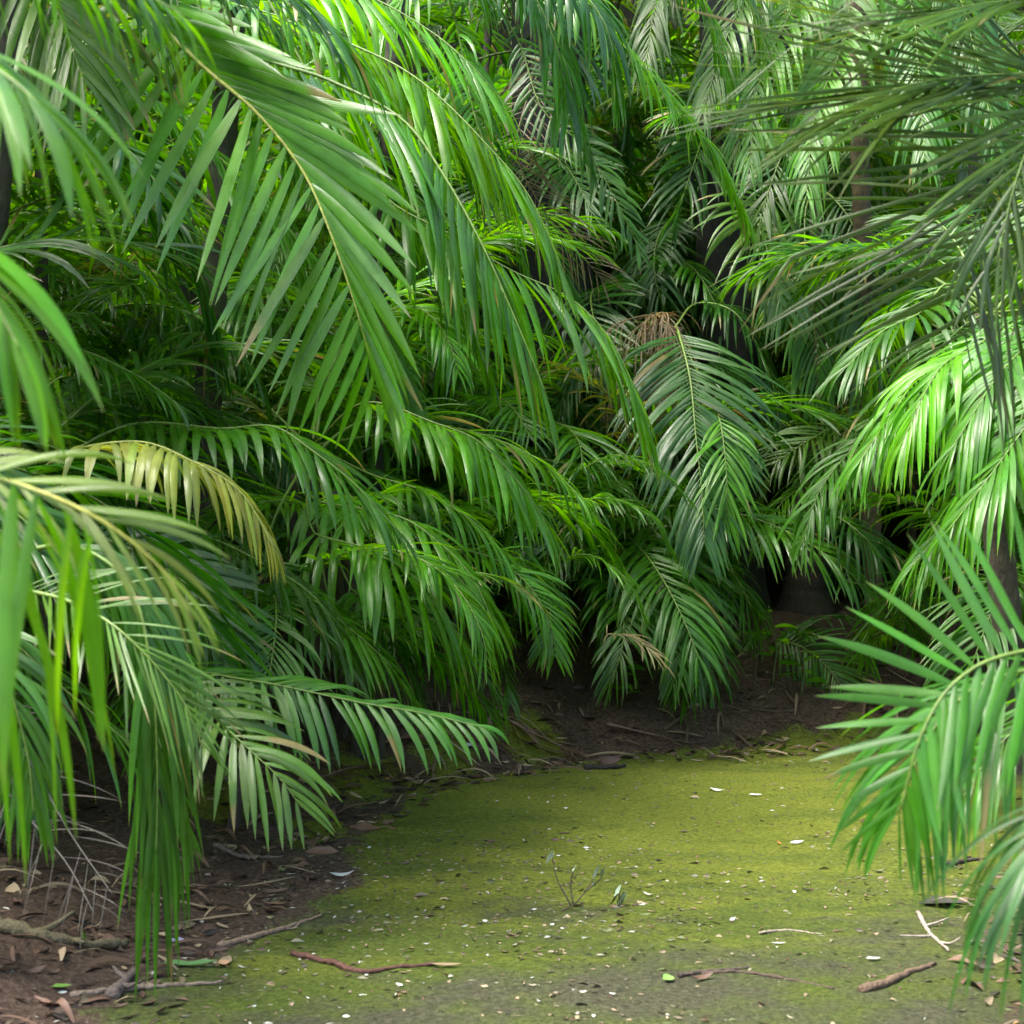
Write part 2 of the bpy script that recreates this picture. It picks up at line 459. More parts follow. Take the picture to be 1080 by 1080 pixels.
def frond_np(path, t0, L, w, spacing=0.05, hang=0.8, a0=65, a1=22, V=10, up=(0, 0, 1), roll=0, colr=GREEN,
             jit=1.0, dry=0.08, fold=24, seed=0, n=None, nseg=10, prof=None, drop=0.03, sides=(1, -1), tipcut=0.0, twist=0.0, a_other=None):
    rg = np.random.default_rng(seed)
    path = np.asarray(path, float)
    s = np.concatenate([[0], np.cumsum(np.linalg.norm(np.diff(path, axis=0), axis=1))])
    tot = s[-1]
    T = nrm(np.gradient(path, axis=0))
    up = np.asarray(up, float)
    S = np.cross(T, up); bad = np.linalg.norm(S, axis=1) < 0.15
    S[bad] = np.cross(T[bad], np.array([0.2, -1, 0.1])); S = nrm(S)
    U = np.cross(S, T)
    ln = tot * (1 - t0)
    n = n or max(6, int(ln / spacing))
    P0, D0, U0, LN, TT, SG = [], [], [], [], [], []
    for sg in sides:
        t = t0 + (1 - t0) * (np.arange(n) + 0.3 + 0.25 * rg.normal(size=n) * 0.5 * jit + (0.25 if sg > 0 else 0)) / (n + .3)
        t = np.clip(t, t0, 0.997)
        keep = rg.random(n) > drop
        t = t[keep]
        u = (t - t0) / (1 - t0)
        f = lambda arr: np.stack([np.interp(t * tot, s, arr[:, k]) for k in range(3)], 1)
        p, tt, ss, uu = f(path), nrm(f(T)), nrm(f(S)), nrm(f(U))
        b0, b1 = (a0, a1) if sg > 0 or a_other is None else a_other
        al = np.radians(b0 + (b1 - b0) * u ** 1.15 + rg.normal(size=len(t)) * 4.5 * jit)
        be = np.radians(V * (1 - 0.4 * u) + rg.normal(size=len(t)) * 7 * jit + roll * sg)
        d = np.cos(al)[:, None] * tt + np.sin(al)[:, None] * (sg * np.cos(be)[:, None] * ss + np.sin(be)[:, None] * uu)
        pu, pl = prof if prof else ((0, .12, .4, .72, .9, 1), (.62, .88, 1, .86, .62, .38))
        l = L * np.interp(u, pu, pl) * (1 + rg.normal(size=len(t)) * 0.06 * jit)
        P0.append(p); D0.append(nrm(d)); U0.append(uu); LN.append(l); TT.append(u); SG.append(np.full(len(t), sg))
    P0, D0, U0, LN, TT = map(np.concatenate, (P0, D0, U0, LN, TT))
    m = len(P0)
    sv = np.linspace(0, 1, nseg + 1)
    hg = hang * (1 + rg.normal(size=m) * 0.22 * jit)
    side = rg.normal(size=(m, 3)) * 0.10 * jit
    p = P0.copy(); d = D0.copy(); nn = nrm(U0 - d * np.sum(U0 * d, 1, keepdims=True))
    tw0 = rg.normal(size=m) * np.radians(11) * jit + np.radians(twist); twr = rg.normal(size=m) * np.radians(22) * jit
    wd = w * np.interp(TT, (0, .15, .5, .85, 1), (.8, 1, 1, .8, .55)) * (1 + rg.normal(size=m) * 0.08 * jit)
    cut = 1 - tipcut * rg.random(m)
    brk = np.where(rg.random(m) < 0.05 * jit, rg.uniform(.35, .8, m), 9)      # a few leaflets are creased
    Vs = np.empty((m, nseg + 1, 3, 3)); UVs = np.empty((m, nseg + 1, 3, 2)); Cs = np.empty((m, nseg + 1, 3, 3))
    wp = np.interp(sv, (0, .06, .22, .45, .7, .88, 1), (.28, .6, .93, 1, .78, .40, .03))
    base = np.asarray(colr) * (1 + rg.normal(size=(m, 1)) * 0.14) * (1 + rg.normal(size=(m, 3)) * 0.05)
    dryl = rg.random(m)
    brown = np.array((0.19, 0.155, 0.045))
    tip = np.where(dryl < dry, rg.uniform(.72, .96, m), np.where(dryl > 1 - dry * .12, rg.uniform(.2, .6, m), 0.97))
    for k in range(nseg + 1):
        s_ = sv[k]
        W = np.cross(d, nn)
        ang = tw0 + twr * s_
        Wt = W * np.cos(ang)[:, None] + nn * np.sin(ang)[:, None]
        Nt = nn * np.cos(ang)[:, None] - W * np.sin(ang)[:, None]
        hw = (wd * wp[k] * 0.5)[:, None]
        fo = math.radians(fold) * (1 - 0.5 * s_)
        Vs[:, k, 1] = p
        Vs[:, k, 0] = p - Wt * hw * math.cos(fo) - Nt * hw * math.sin(fo)
        Vs[:, k, 2] = p + Wt * hw * math.cos(fo) - Nt * hw * math.sin(fo)
        UVs[:, k, :, 0] = (0, .5, 1); UVs[:, k, :, 1] = s_
        mixb = np.clip((s_ - tip) / 0.06, 0, 1)[:, None]
        cl = base * (1 - mixb) + brown * mixb
        Cs[:, k] = cl[:, None, :]
        Cs[:, k, 1] = cl * 1.12
        if k < nseg:
            st = (LN * cut / nseg)[:, None]
            g = hg * (0.35 + 1.3 * s_) / nseg + np.where((brk > s_) & (brk <= sv[k + 1]), 0.9, 0)
            d = nrm(d + np.stack([np.zeros(m), np.zeros(m), -g], 1) + side / nseg)
            nn = nrm(nn - d * np.sum(nn * d, 1, keepdims=True))
            p = p + d * st
    V = Vs.reshape(-1, 3); uv = UVs.reshape(-1, 2); C = np.clip(Cs.reshape(-1, 3), 0.003, 1)
    ids = np.arange(m * (nseg + 1) * 3).reshape(m, nseg + 1, 3)
    q = [np.stack([ids[:, :-1, j], ids[:, :-1, j + 1], ids[:, 1:, j + 1], ids[:, 1:, j]], -1).reshape(-1, 4) for j in (0, 1)]
    return V, np.concatenate(q), C, uv

def stalk_np(path, r0, r1, colr, sides=6):
    n = len(path)
    V, Q = tube_np(path, np.linspace(r0, r1, n) + 0 * np.arange(n), sides)
    C = np.tile(np.asarray(colr), (len(V), 1))
    return V, Q, C

fcount = 0
def frond_meshes(path, t0, r0, colr, **kw):
    global fcount
    fcount += 1
    kw.setdefault('seed', 1000 + fcount)
    stalk = kw.pop('stalk', None)
    V, Q, C, uv = frond_np(path, t0, colr=colr, **kw)
    me = mesh_np('frond', V, Q, M_LEAF, C, uv)
    g = np.asarray(colr); sc_ = stalk or (STALKC if g[1] > g[0] * 1.3 else tuple(g))
    SV, SQ, SCc = stalk_np(path, r0, 0.0016, sc_)
    sm = mesh_np('stalk', SV, SQ, M_STALK, SCc)
    return me, sm

class Palm:
    def __init__(s, name, label, crown, base=None, r=0.06, colr=(0.085, 0.068, 0.048), group=None, cat='palm tree', stems=None, trunk=True, ring=0.07):
        s.crown = np.asarray(crown, float)
        bx, by = base if base is not None else (s.crown[0] + rng.uniform(-.12, .12), s.crown[1] + rng.uniform(-.1, .15))
        bz = gz(bx, by)
        s.base = np.array([bx, by, bz])
        s.root = empty(name, s.base)
        tag(s.root, label, cat, group)
        if trunk:
            lst = stems or [(0, 0, 1.0)]
            for (ox, oy, hh) in lst:
                b = np.array([bx + ox, by + oy, gz(bx + ox, by + oy) - 0.08])
                top = s.crown + np.array([ox * .6, oy * .6, 0]); top[2] = b[2] + (s.crown[2] - b[2]) * hh
                pth, _, tot = spline([b, b * .5 + top * .5 + np.array([rng.uniform(-.05, .05), rng.uniform(-.05, .05), 0]), top], max(12, int((top[2] - b[2]) / 0.035)))
                h = np.linspace(0, 1, len(pth))
                rr = r * (1 + 0.55 * np.exp(-h * tot / 0.16)) * (1 - 0.18 * h)
                z = np.arange(len(pth)) * (tot / len(pth))
                rr = rr * (1 + 0.06 * (((z / ring) % 1) > .72)) * (1 + 0.03 * rng.normal(size=len(pth)))
                TV, TQ = tube_np(pth, rr, 14)
                Cc = np.tile(np.asarray(colr), (len(TV), 1)) * (1 - 0.35 * ((np.repeat(((z / ring) % 1) > .72, 14)))[:, None].repeat(1, 1) if False else 1)
                Cc = np.tile(np.asarray(colr), (len(TV), 1))
                ringmask = np.zeros(len(TV)); ringmask[:len(pth) * 14] = np.repeat((((z / ring) % 1) > .72).astype(float), 14)
                Cc = Cc * (1 - 0.4 * ringmask)[:, None]
                me = mesh_np('trunk', TV - s.base, TQ, M_BARK, Cc)
                link('stem' if stems else 'trunk', me, s.root)

    def frond(s, pts, L, w, colr=GREEN, attach=True, label=None, r0=0.009, d=None, **kw):
        """pts: (px, py, d) along the midrib"""
        pp = [P(*(q if len(q) == 3 else (*q, d))) for q in pts]
        if attach:
            c = s.crown
            pp = [c] + pp
        path, knots, tot = spline(pp, 64)
        t0 = knots[1] if attach else kw.pop('t0', 0.0)
        kw.setdefault('spacing', .05)
        if not kw.pop('asis', False): w *= .80; kw['spacing'] *= .80
        me, sm = frond_meshes(path - s.base, t0, r0, colr, L=L, w=w, **kw)
        o = link('frond', me, s.root)
        if label: o['label'] = label
        link('stalk', sm, o)
        return o

POOL = {}
def pool(kind, colr, n=5):
    """reusable fronds, base at the origin, leaning towards +X"""
    out = []
    for i in range(n):
        Ln = rng.uniform(1.5, 2.1) if kind != 'small' else rng.uniform(0.75, 1.1)
        el = R(rng.uniform(48, 78)) if kind != 'low' else R(rng.uniform(15, 45))
        k = rng.uniform(1.1, 2.6)
        pts = [np.zeros(3)]; n_ = 12; yb = rng.uniform(-.5, .5); old = kind == 'old'
        for j in range(n_):
            u = (j + 1) / n_
            e = el - k * u ** 1.3
            pts.append(pts[-1] + Ln / n_ * np.array([math.cos(e), yb * u, math.sin(e)]))
        path, _, tot = spline(pts, 40)
        kk = 0.55 if kind == 'small' else 1.0
        me, sm = frond_meshes(path, 0.24, 0.011 * kk, colr, L=0.50 * kk * rng.uniform(.85, 1.1), w=0.031 * (0.8 if kind == 'small' else 1),
                              spacing=0.036 * kk, hang=rng.uniform(.6, 1.5), V=14, nseg=7, a0=rng.uniform(58, 74), a1=rng.uniform(18, 30), dry=.75 if old else .1, drop=.3 if old else rng.uniform(.01, .16), jit=1.8 if old else 1.1)
        out.append((me, sm))
    return out

POOLS = {'mid': pool('mid', (.035, .125, .004), 9), 'olive': pool('mid', OLIVE, 4), 'dark': pool('low', BLUE, 5), 'small': pool('small', GREEN, 6), 'bright': pool('mid', BRIGHT, 4), 'low': pool('low', GREEN, 5), 'old': pool('old', (.085, .105, .012), 4)}

def crown(palm, kinds, n, scale=1.0, a0=0, a1=360, z=0.0, jitter=12):
    for i in range(n):
        me, sm = random.choice(POOLS['old' if random.random() < .06 else random.choice(kinds)])
        o = link('frond', me, palm.root)
        ang = R(a0 + (a1 - a0) * (i + .5) / n + rng.uniform(-jitter, jitter))
        s_ = scale * rng.uniform(.8, 1.15)
        c = palm.crown - palm.base
        o.location = (c[0] + 0.03 * math.cos(ang), c[1] + 0.03 * math.sin(ang), c[2] + z + rng.uniform(-.06, .06))
        o.rotation_euler = (rng.uniform(-.3, .3), rng.uniform(-.2, .32), ang)
        o.scale = (s_, s_, s_)
        link('stalk', sm, o)

# ---- palm at the near left, out of focus
pA = Palm('palm_tree', 'nearest palm on the left bank, broad blurred leaflets hanging across the left edge', P(-330, 180, 2.75), base=(-1.55, 2.9), r=0.05)
pA.frond([(-190, -60, 2.75), (-90, 10, 2.7), (-20, 60, 2.65), (40, 110, 2.6), (75, 170, 2.6)], .38, .034, LIME, spacing=.036, asis=True, hang=1.7, a0=52, a1=16, V=8, fold=15)
pA.frond([(-190, 150, 2.6), (-100, 210, 2.5), (-30, 280, 2.45), (22, 370, 2.4)], .36, .036, LIME, spacing=.04, asis=True, hang=1.9, a0=45, a1=14, V=5, fold=15)
pA.frond([(-220, 455, 2.5), (-80, 478, 2.45), (20, 512, 2.4), (80, 545, 2.4), (112, 585, 2.4)], .78, .031, LIME, spacing=.048, asis=True, hang=3.2, a0=88, a1=50, V=-66, fold=14, r0=.008,
         prof=((0, .3, .55, .8, 1), (1.0, 1.05, .85, .5, .3)))
pA.frond([(-160, 470, 2.9), (0, 505, 2.85), (100, 545, 2.8), (170, 600, 2.8), (205, 655, 2.8)], .26, .020, (.15, .24, .008), spacing=.075, hang=.7, a0=30, a1=10, V=8, fold=25, r0=.011, stalk=(.36, .34, .05), up=(.2, -.8, .5))
pA.frond([(-150, -120, 3.2), (0, -70, 3.2), (110, -30, 3.2), (200, 20, 3.2)], .33, .030, GREEN, spacing=.045, hang=2.4, a0=70, a1=40, V=-5, fold=15)

# ---- low palm whose folded frond hangs to the soil
pA2 = Palm('palm_tree', 'low palm on the left bank with one folded frond hanging straight down to the soil', P(-20, 600, 4.75), base=(-1.75, 5.0), r=0.05)
pA2.frond([(70, 575, 4.7), (135, 615, 4.65), (160, 710, 4.6), (166, 810, 4.6), (165, 900, 4.6)], .56, .030, GREEN, spacing=.045, hang=3.0, a0=26, a1=8, V=-30, fold=20, up=(.2, -1, 0), r0=.009,
          prof=((0, .5, 1), (.7, 1, .8)))
pA2.frond([(20, 620, 4.6), (75, 635, 4.5), (130, 668, 4.4), (190, 735, 4.4), (215, 790, 4.4)], .40, .015, OLIVE, spacing=.034, hang=.5, a0=48, a1=20, V=14, up=(.2, -.7, .7), dry=.4, tipcut=.3)
pA2.frond([(-40, 640, 4.3), (0, 700, 4.2), (28, 790, 4.2), (36, 860, 4.2)], .32, .022, GREEN, spacing=.035, hang=1.6, a0=40, a1=12, V=0, up=(.2, -1, .2))
pA2.frond([(-30, 560, 5.2), (40, 580, 5.2), (110, 610, 5.2), (200, 690, 5.2)], .45, .03, GREEN, hang=2.2, a0=60, a1=25)
pA2.frond([(0, 660, 5.4), (60, 720, 5.4), (150, 800, 5.4), (200, 880, 5.4)], .42, .03, GREEN, hang=1.8, a0=60, a1=25)
pA2.frond([(-20, 720, 5.0), (30, 800, 4.9), (75, 880, 4.8), (120, 945, 4.7)], .30, .006, (.06, .052, .04), spacing=.06, hang=.4, a0=60, a1=35, up=(0, -1, .2), label='dead grey brown frond', drop=.45)
pA2.frond([(-30, 780, 5.0), (20, 850, 4.9), (70, 910, 4.8), (100, 965, 4.7)], .26, .006, (.06, .052, .04), spacing=.07, hang=.4, a0=60, a1=35, up=(0, -1, .2), label='dead grey brown frond', drop=.3)

# ---- the large palm of the upper left with the frond that faces the viewer
pB = Palm('palm_tree', 'tall palm at upper left whose bright frond with a yellow midrib faces the path', P(20, -190, 6.6), base=(-2.45, 6.9), r=0.085)
pB.frond([(120, -30, 6.2), (211, 67, 6.0), (270, 118, 5.9), (318, 178, 5.85), (348, 244, 5.8), (378, 333, 5.8), (397, 405, 5.85)], .74, .054, (.068, .215, .005), spacing=.064, asis=True, hang=.16, a0=78, a1=38, a_other=(28, 8), V=22, stalk=(.34, .36, .07),
         up=(-.5, -.87, .15), jit=.7, dry=.08, fold=20, r0=.016, nseg=12, prof=((0, .15, .4, .72, .9, 1), (.75, .95, 1, .86, .62, .4)))
pB.frond([(250, 45, 6.9), (350, 86, 6.7), (424, 126, 6.6), (468, 185, 6.5), (509, 259, 6.4), (542, 333, 6.35), (578, 420, 6.3)], .66, .056, GREEN, spacing=.058, hang=.8, a0=40, a1=12, a_other=(84, 30), V=-34, r0=.014, jit=.8)
pB.frond([(60, -110, 5.6), (130, -90, 5.2), (220, -40, 5.0)], .5, .045, OLIVE, spacing=.06, hang=1.8, a0=60, a1=25)
pB.frond([(-20, -100, 6.1), (20, -60, 5.9), (60, 10, 5.8), (90, 90, 5.7)], .62, .05, OLIVE, spacing=.06, hang=1.2, a0=55, a1=18, dry=.4, up=(.3, -.8, .3))
pB.frond([(150, -60, 5.6), (250, -35, 5.4), (330, 10, 5.3), (385, 70, 5.3)], .5, .04, BLUE, spacing=.05, hang=1.4, a0=45, a1=14)
pB.frond([(40, 80, 7.0), (120, 160, 7.2), (200, 270, 7.3), (230, 380, 7.3)], .62, .055, DARK, hang=1.6, spacing=.06)
pB.frond([(60, 40, 7.4), (180, 120, 7.6), (320, 260, 7.6), (400, 380, 7.6)], .62, .055, GREEN, hang=1.6, spacing=.06)

# ---- palm behind it, arching bright fronds
pB2 = Palm('palm_tree', 'palm behind the yellow midrib frond, bright fronds arching right to the gap', P(250, -60, 8.4), base=(-1.75, 8.9), r=0.08)
pB2.frond([(300, -25, 8.0), (387, -4, 7.8), (454, 33, 7.7), (498, 70, 7.6), (535, 111, 7.6)], .60, .044, BRIGHT, spacing=.05, asis=True, hang=1.0, a0=42, a1=16, a_other=(78, 26), V=-30)
pB2.frond([(340, 30, 7.7), (420, 70, 7.5), (461, 100, 7.4), (509, 148, 7.3), (557, 205, 7.25), (597, 292, 7.2)], .62, .048, LIME, spacing=.05, asis=True, hang=1.0, a0=40, a1=12, a_other=(78, 26), V=-30)
pB2.frond([(400, 200, 7.9), (480, 250, 7.7), (539, 285, 7.6), (602, 315, 7.5), (645, 360, 7.45), (686, 450, 7.4)], .68, .046, BRIGHT, spacing=.05, asis=True, hang=1.2, a0=50, a1=16, a_other=(78, 26), V=-24)
pB2.frond([(300, 100, 8.6), (400, 180, 8.6), (470, 290, 8.6), (520, 400, 8.6)], .58, .05, GREEN, hang=1.8)
pB2.frond([(270, 60, 8.9), (330, 200, 8.9), (400, 330, 8.9), (450, 450, 8.8)], .58, .05, BRIGHT, hang=1.6)
pB2.frond([(240, 0, 7.6), (300, 20, 7.4), (380, 70, 7.3), (430, 130, 7.3)], .5, .045, BRIGHT, hang=2.0)
pB2.frond([(330, -60, 8.4), (450, -60, 8.2), (520, 0, 8.1)], .5, .045, GREEN, hang=2.0)

# ---- bush palm of the mid left with the yellowing frond
pC = Palm('palm_tree', 'bushy palm in the middle of the left bank with one pale yellowing frond', P(10, 520, 6.9), base=(-2.3, 7.2), r=0.035, stems=[(0, 0, 1), (.18, .1, .8), (-.1, .2, .9), (.3, -.1, .7)], cat='palm tree')
pC.frond([(82, 474, 5.9), (148, 466, 5.8), (200, 485, 5.7), (252, 517, 5.65), (291, 580, 5.6)], .34, .040, YELL, spacing=.045, hang=2.4, a0=68, a1=20, V=2, label='yellowing frond', jit=.8, dry=.3)
pC.frond([(130, 450, 7.0), (237, 452, 6.8), (289, 450, 6.7), (333, 478, 6.6), (370, 507, 6.55), (420, 560, 6.5)], .48, .040, GREEN, spacing=.048, asis=True, hang=1.5, a0=60, a1=20, V=0)
pC.frond([(0, 362, 7.0), (40, 360, 6.9), (89, 370, 6.8), (148, 398, 6.75), (190, 428, 6.7)], .34, .034, GREEN, hang=1.5, a0=55, a1=18)
pC.frond([(150, 690, 6.4), (237, 713, 6.2), (290, 722, 6.1), (380, 741, 6.0), (440, 751, 5.95), (515, 768, 5.9)], .34, .042, GREEN, spacing=.06, hang=1.5, a0=66, a1=24, V=-12, r0=.008, jit=.8, up=(0, -.55, .85))
pC.frond([(180, 715, 5.9), (222, 752, 5.75), (259, 787, 5.65), (296, 822, 5.6), (318, 852, 5.6)], .36, .04, OLIVE, spacing=.05, hang=.9, a0=62, a1=22, V=6, up=(.3, -.85, .5), r0=.008)
pC.frond([(200, 560, 7.1), (270, 590, 7.0), (333, 631, 6.9), (363, 683, 6.85), (378, 725, 6.8)], .40, .03, OLIVE, hang=2.0, a0=55, a1=18, dry=.3)
pC.frond([(90, 560, 6.8), (160, 590, 6.7), (210, 630, 6.6), (250, 690, 6.5)], .40, .05, BLUE, hang=.6, a0=50, a1=16, up=(.3, -.9, .5))
pC.frond([(100, 500, 7.4), (190, 560, 7.3), (260, 660, 7.2), (280, 740, 7.2)], .5, .04, GREEN, hang=1.8)
pC.frond([(60, 400, 7.6), (150, 420, 7.5), (250, 440, 7.5), (330, 480, 7.5)], .5, .03, DARK, hang=1.4)
crown(pC, ['low', 'dark', 'mid'], 6, .85, 20, 200)

# ---- palm of the centre left
pC2 = Palm('palm_tree', 'palm left of centre arching glossy fronds over dry fallen fronds at the moss edge', P(330, 470, 8.6), base=(-1.15, 9.1), r=0.04, stems=[(0, 0, 1), (.16, .12, .85), (-.15, .1, .9), (.3, -.05, .7), (.1, -.15, .75)])
pC2.frond([(385, 425, 8.3), (461, 447, 8.1), (505, 466, 8.0), (550, 513, 7.9), (582, 562, 7.85)], .54, .042, BRIGHT, spacing=.05, asis=True, hang=1.5, a0=56, a1=16, a_other=(76, 24), V=-10)
pC2.frond([(330, 525, 7.9), (424, 546, 7.6), (472, 580, 7.5), (500, 612, 7.45), (522, 662, 7.4)], .54, .042, BRIGHT, spacing=.05, asis=True, hang=1.5, a0=56, a1=16, a_other=(76, 24), V=-10)
pC2.frond([(330, 560, 7.5), (390, 580, 7.3), (450, 620, 7.2), (490, 680, 7.2)], .56, .046, BRIGHT, asis=True, hang=1.8, a0=60, a1=20, a_other=(78, 26), V=-10)
pC2.frond([(420, 580, 7.8), (480, 600, 7.7), (530, 610, 7.6), (575, 640, 7.6)], .22, .028, OLIVE, hang=.8, a0=38, a1=14, dry=.8)
pC2.frond([(280, 590, 7.3), (340, 640, 7.1), (400, 690, 7.0), (440, 740, 7.0)], .42, .04, GREEN, hang=1.7)
pC2.frond([(390, 500, 8.7), (450, 520, 8.6), (520, 570, 8.5), (560, 650, 8.5)], .46, .038, BRIGHT, hang=2.0)
pC2.frond([(370, 620, 8.0), (430, 640, 7.8), (490, 680, 7.8), (530, 740, 7.8)], .4, .04, GREEN, hang=1.6)
pC2.frond([(350, 640, 8.0), (400, 660, 7.8), (430, 700, 7.8), (455, 770, 7.8)], .4, .035, BLUE, hang=1.4)
pC2.frond([(390, 460, 9.0), (470, 450, 9.0), (560, 480, 8.9), (620, 530, 8.8)], .46, .04, BRIGHT, hang=1.8)
crown(pC2, ['mid', 'low', 'bright'], 6, .9, 20, 200)

# ---- low feathery palms at the foot of the bank, centre
def clump(label, px, py, d, kinds, n, sc_, name='palm_tree', ns=5, colr=(0.07, 0.06, 0.04), h=None, group=None, extra=None):
    c = P(px, py, d)
    base = (c[0] + .02, c[1] + .12)
    st = [(rng.uniform(-.22, .22), rng.uniform(-.15, .25), rng.uniform(.7, 1.05)) for _ in range(ns)]
    p = Palm(name, label, c, base=base, r=0.022, stems=st, colr=colr, group=group)
    crown(p, kinds, n, sc_)
    return p
pK1 = clump('low feathery palm right of the arching fronds, its small leaves low on the bank', 615, 545, 11.2, ['small', 'low', 'low'], 16, 1.0)
pK2 = clump('small bright palm low on the bank just left of the facing dark green frond', 660, 612, 11.3, ['small', 'low'], 12, .8)
pK3 = clump('small palm low beside the pale dry leaflets near the centre of the bank', 575, 612, 10.9, ['small', 'low'], 12, .8)
pL1 = clump('low bright palm under the arching glossy fronds, its tips almost on the soil', 395, 625, 9.0, ['bright', 'low', 'bright'], 8, .8)  # bright leaf colours on these low palms stand in for light on them
pL2 = clump('low bright palm between the arching glossy fronds and the feathery one', 500, 595, 10.2, ['bright', 'low', 'bright'], 9, .75)
pL3 = clump('low palm below the yellowing frond, behind the frond that reaches over the soil', 270, 650, 7.5, ['bright', 'low'], 8, .75)
pK2.frond([(640, 668, 9.7), (668, 672, 9.6), (690, 690, 9.5), (705, 705, 9.5)], .2, .018, (.42, .33, .17), hang=.8, a0=45, a1=20, label='pale dry frond')
pK1.frond([(610, 500, 9.9), (650, 480, 9.8), (700, 500, 9.7), (730, 530, 9.7)], .26, .02, GREEN, spacing=.03, hang=1.0)
pK1.frond([(590, 545, 9.6), (630, 525, 9.5), (680, 540, 9.4), (710, 580, 9.4)], .28, .02, GREEN, spacing=.03, hang=1.2)
pK1.frond([(590, 590, 9.5), (620, 585, 9.4), (660, 610, 9.3), (680, 650, 9.3)], .28, .02, BRIGHT, spacing=.03, hang=1.2)

# ---- centre right: the dark green frond hanging face on
pD = Palm('palm_tree', 'palm right of the dark gap whose dark green frond hangs face on', P(712, 345, 11.6), base=(1.12, 11.9), r=0.07)
pD.frond([(716, 352, 11.0), (728, 400, 10.6), (734, 461, 10.3), (740, 517, 10.15), (743, 575, 10.0)], .74, .046, BLUE, spacing=.045, hang=.9, a0=64, a1=22, V=2, up=(0, -.9, .4), jit=.8, r0=.012, prof=((0, .15, .4, .75, 1), (.75, 1, 1, .75, .4)))
pD.frond([(758, 440, 10.4), (764, 475, 10.2), (767, 515, 10.1), (766, 560, 10.1)], .42, .03, BRIGHT, spacing=.05, hang=.8, a0=45, a1=16, up=(.1, -1, .3))
for k, (ax, ay) in enumerate(((660, 360), (690, 400), (640, 350), (720, 380), (675, 420), (650, 390), (705, 340))):
    pD.frond([(700 - k, 330 + k * 2, 11.4), ((ax + 700) / 2, (ay + 320) / 2, 11.2), (ax, ay, 11.1), (ax - 6, ay + 45, 11.1)], .4, .012, DEAD, hang=2.5, a0=35, a1=12, label='dead brown frond', drop=.3)
pD.frond([(670, 340, 12.0), (640, 350, 11.8), (600, 400, 11.6), (585, 470, 11.5)], .5, .035, DARK, hang=1.5)
pD.frond([(735, 320, 11.9), (775, 330, 11.7), (810, 390, 11.6), (825, 460, 11.5)], .5, .035, DARK, hang=1.5)

pD2 = Palm('palm_tree', 'low palm below the face-on dark frond, thin dark stems on the soil slope', P(712, 560, 11.0), base=(1.1, 11.2), r=0.03, stems=[(0, 0, 1), (-.12, .1, .9), (.14, .05, .8), (-.03, -.12, .95)], colr=(.05, .04, .03))
pD2.frond([(714, 556, 10.7), (715, 590, 10.45), (717, 625, 10.3), (724, 662, 10.25)], .50, .036, GREEN, spacing=.042, hang=1.2, a0=66, a1=24, V=2, up=(0, -.9, .4), prof=((0, .15, .4, .75, 1), (.8, 1, 1, .75, .4)))
pD2.frond([(735, 585, 10.6), (768, 600, 10.5), (790, 635, 10.4), (800, 670, 10.4)], .42, .03, GREEN, hang=1.4)
pD2.frond([(690, 580, 10.6), (660, 595, 10.5), (640, 640, 10.4), (632, 680, 10.4)], .42, .03, BRIGHT, hang=1.4)
pD2.frond([(690, 600, 10.4), (675, 630, 10.3), (690, 670, 10.2), (715, 712, 10.2)], .3, .026, BRIGHT, hang=1.2)
crown(pD2, ['small', 'low'], 5, .8, -190, -100)

# ---- trunked palm at the back right
pR = Palm('palm_tree', 'palm with a bare dark brown trunk rising from the bank at the back right', P(872, 470, 12.2), base=(2.22, 12.3), r=0.165, colr=(.03, .024, .017), ring=.10)
pR.frond([(900, 440, 11.8), (887, 446, 11.5), (850, 466, 11.3), (815, 490, 11.2)], .5, .034, OLIVE, hang=1.0, a0=65, a1=30, up=(0, -.6, .8))
pR.frond([(880, 470, 11.8), (858, 505, 11.5), (825, 530, 11.3), (800, 575, 11.2)], .45, .03, BRIGHT, hang=1.6)
pR.frond([(930, 445, 10.3), (902, 470, 10.0), (865, 517, 9.8), (845, 575, 9.7)], .50, .042, GREEN, hang=2.0, a0=60, a1=20)
pR.frond([(860, 540, 10.6), (885, 546, 10.4), (917, 572, 10.2), (950, 615, 10.1)], .48, .034, BLUE, hang=1.8, a0=62, a1=20)
pR.frond([(900, 560, 10.9), (940, 580, 10.7), (975, 630, 10.6), (990, 690, 10.6)], .48, .034, BLUE, hang=1.8)
pR.frond([(890, 610, 11.0), (920, 620, 10.9), (960, 660, 10.8), (985, 720, 10.8)], .42, .034, GREEN, hang=1.6)
crown(pR, ['dark', 'low', 'mid'], 8, .95, 0, 180)
pR3 = Palm('palm_tree', 'knee-high palm beside the foot of the bare brown trunk', P(815, 690, 11.5), base=(2.15, 11.7), r=0.02)
pR3.frond([(818, 676, 11.3), (845, 682, 11.2), (873, 704, 11.1), (890, 728, 11.0), (900, 752, 11.0)], .42, .03, GREEN, spacing=.035, hang=.7, a0=65, a1=20, V=2, up=(-.1, -.8, .6))
pR3.frond([(835, 665, 11.6), (870, 650, 11.5), (905, 655, 11.4), (930, 680, 11.4)], .3, .024, DARK, hang=.9)
crown(pR3, ['small'], 5, .6)

